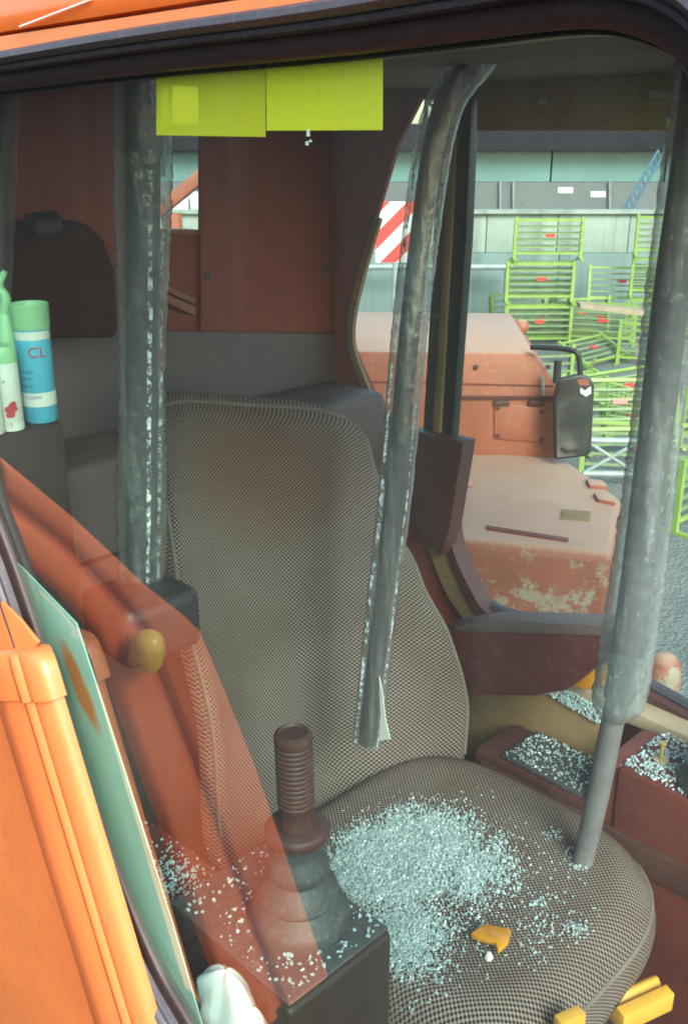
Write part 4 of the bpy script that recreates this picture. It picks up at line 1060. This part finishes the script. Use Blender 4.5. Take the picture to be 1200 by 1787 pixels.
# ------------------------------------------------------------------ site outside: barriers, wall, building
bar_proto = None
def make_barrier():
    t = thing('site_barrier', '', 'barrier', (0, 0, 0), 'lime site barriers stacked behind the machine')
    w, h = 1.0, 0.62
    for sx in (-1, 1):
        obj('post', wbox(Vector((sx * w / 2, 0, h / 2)), (0.045, 0.045, h)), M['lime'], t)
        obj('foot', wbox(Vector((sx * w / 2, 0, 0.012)), (0.05, 0.30, 0.024)), M['lime'], t)
        obj('bracket', wbox(Vector((sx * w / 2, 0.05, h * 0.55)), (0.035, 0.06, h * 0.7)), M['lime_dull'], t)
    for k in range(6):
        obj('rail', wbox(Vector((0, 0, 0.10 + k * 0.095)), (w - 0.046, 0.026, 0.034 if k in (0, 5) else 0.026)), M['lime'] if k in (0, 5) else M['lime_dull'], t)
    obj('reflector', wbox(Vector((0.02, -0.02, h * 0.58)), (0.14, 0.012, 0.05)), M['red'], t)
    return t
def copy_tree(o, parent=None):
    c = o.copy(); C.objects.link(c); c.parent = parent
    for ch in list(o.children): copy_tree(ch, c)
    return c
GZ = -EYE
spots = []   # px, py of base centre on the ground, turn, level, tilt, label
def gp(px, py): return pz(px, py, GZ)
A0 = gp(940, 602); Ar = 0.03
desc = []
def row(base, rz, n, dy, lev, tilt, lab):
    for i in range(n):
        desc.append((base + Vector((0.02 * ((i * 7) % 5 - 2), dy * i, 0)), rz, lev, tilt, lab[i]))
row(A0, 0.05, 3, 0.16, 0.0, 0.0, ['front lime barrier at the foot of the left stack, with the red mark', 'second lime barrier of the bottom tier of the left stack', 'third lime barrier of the bottom tier of the left stack'])
row(A0 + Vector((0.0, 0.08, 0.63)), 0.02, 3, 0.16, 0.0, 0.0, ['front lime barrier of the middle tier in the left stack', 'second lime barrier of the middle tier in the left stack', 'rear lime barrier of the middle tier in the left stack'])
row(A0 + Vector((0.10, 0.15, 1.26)), 0.0, 2, 0.17, 0.0, 0.0, ['top front lime barrier of the left stack against pale concrete', 'top rear lime barrier of the left stack against pale concrete'])
B0 = gp(1150, 590)
row(B0, -0.25, 2, 0.16, 0.0, 0.0, ['bottom lime barrier of the right stack beside the thick post', 'rear bottom lime barrier of the right stack beside the thick post'])
row(B0 + Vector((0.05, 0.1, 0.63)), -0.2, 2, 0.16, 0.0, 0.0, ['middle lime barrier of the right stack', 'rear middle lime barrier of the right stack'])
row(B0 + Vector((0.06, 0.1, 1.26)), -0.15, 2, 0.16, 0.0, 0.0, ['top lime barrier of the right stack', 'rear top lime barrier of the right stack'])
row(gp(1050, 600), -0.30, 2, 0.30, 0.0, 0.0, ['lime barrier standing turned between the two stacks, red mark in its middle', 'lime barrier just behind the turned one between the stacks'])
for (px, py, rz, lz, tilt, lab) in [
    (1035, 690, 0.50, 0.02, 1.35, 'lime barrier lying almost flat on the gravel, above the wing mirror'),
    (1075, 715, 0.42, 0.10, 1.45, 'second flat lime barrier lying across the first'),
    (1100, 790, 0.2, 0.0, 0.25, 'lime barrier leaning back right of the wing mirror'),
    (1110, 850, -0.15, 0.0, 0.15, 'low lime barrier nearest the deck, right of the mirror'),
    (1215, 760, 0.9, 0.0, 0.0, 'lime barrier behind the thick post at the right edge'),
    (1230, 905, 0.75, 0.0, 0.0, 'nearest lime barrier cut off by the right edge of the window'),
    (1010, 585, 0.25, 0.0, 0.1, 'lime barrier leaning in the gap between the two stacks'),
    (1075, 578, -0.1, 0.45, 0.2, 'lime barrier propped high beside the right stack'),
    (905, 575, 0.35, 0.0, 0.15, 'lime barrier leaning on the left flank of the left stack'),
    (1065, 640, 0.75, 0.05, 1.1, 'steeply tilted lime barrier above the flat ones'),
    (1000, 725, 0.35, 0.0, 1.2, 'lime barrier fallen on the gravel just behind the wing mirror bracket'),
    (1120, 760, 0.55, 0.25, 0.9, 'lime barrier thrown across the pile beside the mesh panel'),
    (1075, 820, 0.05, 0.3, 0.5, 'lime barrier tipped over the cross-braced barrier'),
    (1140, 640, -0.4, 0.0, 0.05, 'upright lime barrier just left of the thick post'),
    (925, 690, 0.15, 0.0, 0.0, 'lime barrier partly hidden behind the engine housing shoulder')]:
    desc.append((gp(px, py) + Vector((0, 0, lz)), rz, 0, tilt, lab))
proto = make_barrier()
for i, (loc, rz, lev, tilt, lab) in enumerate(desc):
    o = proto if i == 0 else copy_tree(proto)
    o.location = loc; o.rotation_euler = (-tilt, 0, rz); o['label'] = lab

mp_ = thing('mesh_panel', 'lime wire mesh panel standing askew right of the wing mirror', 'mesh panel', gp(1085, 775))
p0, p1, p2, p3 = [py_(x, y, 9.4) for x, y in [(1060, 668), (1116, 682), (1112, 752), (1056, 762)]]
b = bmesh.new()
for q in ((p0, p1), (p1, p2), (p2, p3), (p3, p0)): tube(list(q), 0.014, 6, b)
obj('panel_frame', b, M['lime'], mp_)
for k in range(1, 10):
    f = k / 10; obj('wire', tube([p0.lerp(p3, f), p1.lerp(p2, min(1, f + 0.08))], 0.008, 5), M['lime'], mp_)
for k in range(1, 7):
    f = k / 7; obj('wire', tube([p0.lerp(p1, f), p3.lerp(p2, f)], 0.006, 5), M['lime_dull'], mp_)
tr_ = thing('truss_barrier', 'grey-green cross-braced barrier standing low beside the deck', 'barrier', gp(1080, 880))
q = [py_(x, y, 7.6) for x, y in [(1020, 768), (1115, 770), (1112, 828), (1016, 826)]]
for a, c in ((q[0], q[1]), (q[3], q[2])): obj('rail', tube([a, c], 0.028, 8), M['galv'], tr_)
for a, c in ((q[0], q[2]), (q[3], q[1])): obj('brace', tube([a, c], 0.015, 8), M['galv'], tr_)
for a in (q[2], q[3]): obj('leg', tube([a, Vector((a.x, a.y, 0.0))], 0.02, 8), M['lime_dull'], tr_)
o = own('timber_plank', plate([py_(x, y, 14.0) for x, y in [(1012, 530), (1125, 543), (1125, 552), (1012, 538)]], Vector((0, 0.25, 0)), 0.0), M['beige'])
tag(o, 'brown timber plank lying over the turned barrier between the stacks', 'plank')

# concrete boundary wall
YW = 18.0
cw = thing('concrete_wall', 'pale concrete boundary wall in two courses behind the barrier stacks', 'wall', (3, YW, 0))
z_top, z_mid = py_(950, 372, YW).z, py_(950, 440, YW).z
rnd = random.Random(4)
for k in range(-6, 12):
    x0 = k * 1.25
    obj('panel', wbox(Vector((x0 + 0.625, YW + rnd.uniform(0, 0.02), (z_top + z_mid) / 2)), (1.235, 0.2, z_top - z_mid), 0.006), M['concrete'], cw)
for k in range(-4, 8):
    x0 = k * 1.9
    obj('base_panel', wbox(Vector((x0 + 0.95, YW - 0.05 + rnd.uniform(0, 0.02), z_mid / 2)), (1.885, 0.22, z_mid - 0.01), 0.006), M['concrete_low'], cw)
obj('coping', wbox(Vector((3.5, YW - 0.02, z_top + 0.03)), (24, 0.32, 0.06)), M['concrete'], cw)
prl = thing('pipe_rail', 'grey pipe rail running level in front of the concrete wall', 'rail', (1.4, YW - 0.6, 0))
zr = py_(800, 466, YW - 0.6).z
obj('pipe', tube([Vector((-0.3, YW - 0.6, zr)), Vector((2.9, YW - 0.6, zr))], 0.05, 8), M['galv'], prl)
for x in (-0.2, 1.3, 2.8): obj('leg', tube([Vector((x, YW - 0.6, 0)), Vector((x, YW - 0.6, zr))], 0.03, 8), M['galv'], prl)
# building beyond
YB = 26.0
bl = thing('site_building', 'long grey building with a teal glazed band and dark fascia beyond the wall', 'building', (4, YB, 0))
zg0, zg1, zf1 = py_(950, 318, YB).z, py_(950, 262, YB).z, py_(950, 232, YB).z
obj('wall', wbox(Vector((8, YB + 3, zg0 / 2)), (40, 6, zg0)), M['grey_wall'], bl)
for k in range(14):
    x0 = -11.9 + k * 2.85
    obj('pane', wbox(Vector((x0 + 1.4, YB + 0.1 + rnd.uniform(0, 0.03), (zg0 + zg1) / 2)), (2.80, 0.16, zg1 - zg0 - 0.02), 0.0), M['teal'], bl)
obj('core', wbox(Vector((8, YB + 3.2, (zg0 + zg1) / 2)), (39.6, 5.8, zg1 - zg0)), M['fascia'], bl)
obj('fascia', wbox(Vector((8, YB + 2.8, (zg1 + zf1 + 0.2) / 2)), (40.4, 6.6, zf1 - zg1 + 0.2)), M['fascia'], bl)
for x, y in ((985, 331), (1042, 338)):
    obj('wall_sign', plate([py_(x - 12, y - 4, YB - 0.02), py_(x + 14, y - 4, YB - 0.02), py_(x + 14, y + 6, YB - 0.02), py_(x - 12, y + 6, YB - 0.02)], Vector((0, 0.02, 0))), M['white'], bl)
for x in (872, 895, 1063):
    obj('down_pipe', tube([py_(x, 316, YB - 0.08), py_(x, 376, YB - 0.08)], 0.03, 6), M['galv'], bl)
bj = thing('blue_jib', 'blue lattice jib slanting in front of the teal glazing', 'jib', py_(1090, 372, 20))
ja, jb_, jc, jd = [py_(x, y, 20.0) for x, y in [(1148, 262), (1158, 268), (1096, 374), (1086, 366)]]
obj('chord', tube([ja, jd], 0.025, 6), M['blue'], bj); obj('chord', tube([jb_, jc], 0.025, 6), M['blue'], bj)
for k in range(9):
    f = k / 9; obj('lacing', tube([ja.lerp(jd, f), jb_.lerp(jc, f + 0.1)], 0.016, 5), M['blue'], bj)
wb = thing('warning_board', 'red and white striped warning board on a post at the window edge', 'warning board', gp(690, 600))
bp = [py_(x, y, 13.5) for x, y in [(655, 352), (722, 352), (722, 458), (655, 458)]]
b = plate(bp, Vector((0, 0.03, 0)))
obj('board', b, M['striped'], wb)
obj('leg', tube([bp[2].lerp(bp[3], 0.5), Vector(((bp[2].x + bp[3].x) / 2, bp[2].y, 0))], 0.03, 8), M['galv'], wb)
lt = thing('lattice_mast', 'dark steel lattice mast against the sky between the bent post and window post', 'mast', Vector((py_(780, 300, 22).x, 22, 0)))
ma, mb_ = py_(745, 120, 22), py_(825, 120, 22)
for p in (ma, mb_): obj('leg', tube([p, Vector((p.x, p.y, 0))], 0.05, 6), M['post_dark'], lt)
for k in range(5):
    z0 = EYE + 1.6 - k * 0.75
    obj('brace', tube([Vector((ma.x, 22, z0)), Vector((mb_.x, 22, z0 - 0.75))], 0.04, 6), M['post_dark'], lt)
    obj('strut', tube([Vector((ma.x, 22, z0)), Vector((mb_.x, 22, z0))], 0.03, 6), M['post_dark'], lt)

# behind the narrow rear window
bo = thing('orange_boom', 'faded orange steel boom slanting behind the narrow rear window', 'boom', py_(320, 330, 5))
obj('arm', plate([py_(x, y, 5.0) for x, y in [(270, 360), (360, 282), (362, 312), (272, 385)]], Vector((0, 0.15, 0)), 0.01), M['faded'], bo)
obj('strut', plate([py_(x, y, 5.1) for x, y in [(318, 322), (345, 296), (352, 300), (322, 330)]], Vector((0, 0.06, 0)), 0.004), M['faded'], bo)
obj('leg', tube([py_(300, 372, 5.07), Vector((py_(300, 372, 5.07).x, 5.07, 0))], 0.05, 8), M['faded'], bo)
for (x0, x1, y0, m_, lab) in [(300, 326, 342, 'white', 'white site cabin behind the orange boom'), (331, 352, 338, 'can_white', 'pale site cabin beside the white one behind the boom')]:
    a, c = py_(x0, y0, 20), py_(x1, y0, 20)
    t = thing('site_cabin', lab, 'cabin', Vector((a.x, 20, 0)))
    obj('cabin_body', wbox(Vector(((a.x + c.x) / 2, 21, a.z / 2)), (c.x - a.x, 2, a.z), 0.02), M[m_], t)
    obj('door', wbox(Vector(((a.x * 0.4 + c.x * 0.6), 19.99, a.z * 0.42)), ((c.x - a.x) * 0.3, 0.04, a.z * 0.75)), M['fascia'], t)

# dark slab added out of view, so the glass mirrors no bright gravel
obj('yard_tarmac', box((-30, -9.0, -EYE - 0.05), (90, 0.9, -EYE + 0.006), 0.0), M['track'], kind='structure')
# crawler track added out of view to darken what the glass mirrors
ct = thing('crawler_track', 'dark steel crawler track running along the near side of the digger', 'crawler track', W(1.5, -0.9, -EYE))
obj('track_frame', box((-1.6, -2.41, -EYE + 0.1), (5.6, 0.41, -1.79), 0.02), M['track'], ct)
added_track_shoe = None
for k in range(34):
    c = box((-1.6 + k * 0.21, -2.4, -1.795), (-1.6 + k * 0.21 + 0.19, 0.40, -1.76), 0.0)
    obj('shoe', box((-1.6 + k * 0.21 + 0.06, -2.4, -1.76), (-1.6 + k * 0.21 + 0.09, 0.40, -1.72), 0.0, c), M['track'], ct)
# shed added out of view so the glass mirrors something dark besides the rail
sh = thing('timber_shed', 'long dark shed left of the machine', 'shed', W(6, -9, -EYE))
obj('wall', box((-6, -9.2, -EYE), (70, -9.0, 1.6), 0.0), M['fascia'], sh)  # wall of the added out-of-view shed
obj('roof', plate([W(-6.3, -8.7, 1.6), W(70.3, -8.7, 1.6), W(70.3, -12, 2.6), W(-6.3, -12, 2.6)], AZ * 0.12), M['fascia'], sh)  # roof of the added out-of-view shed
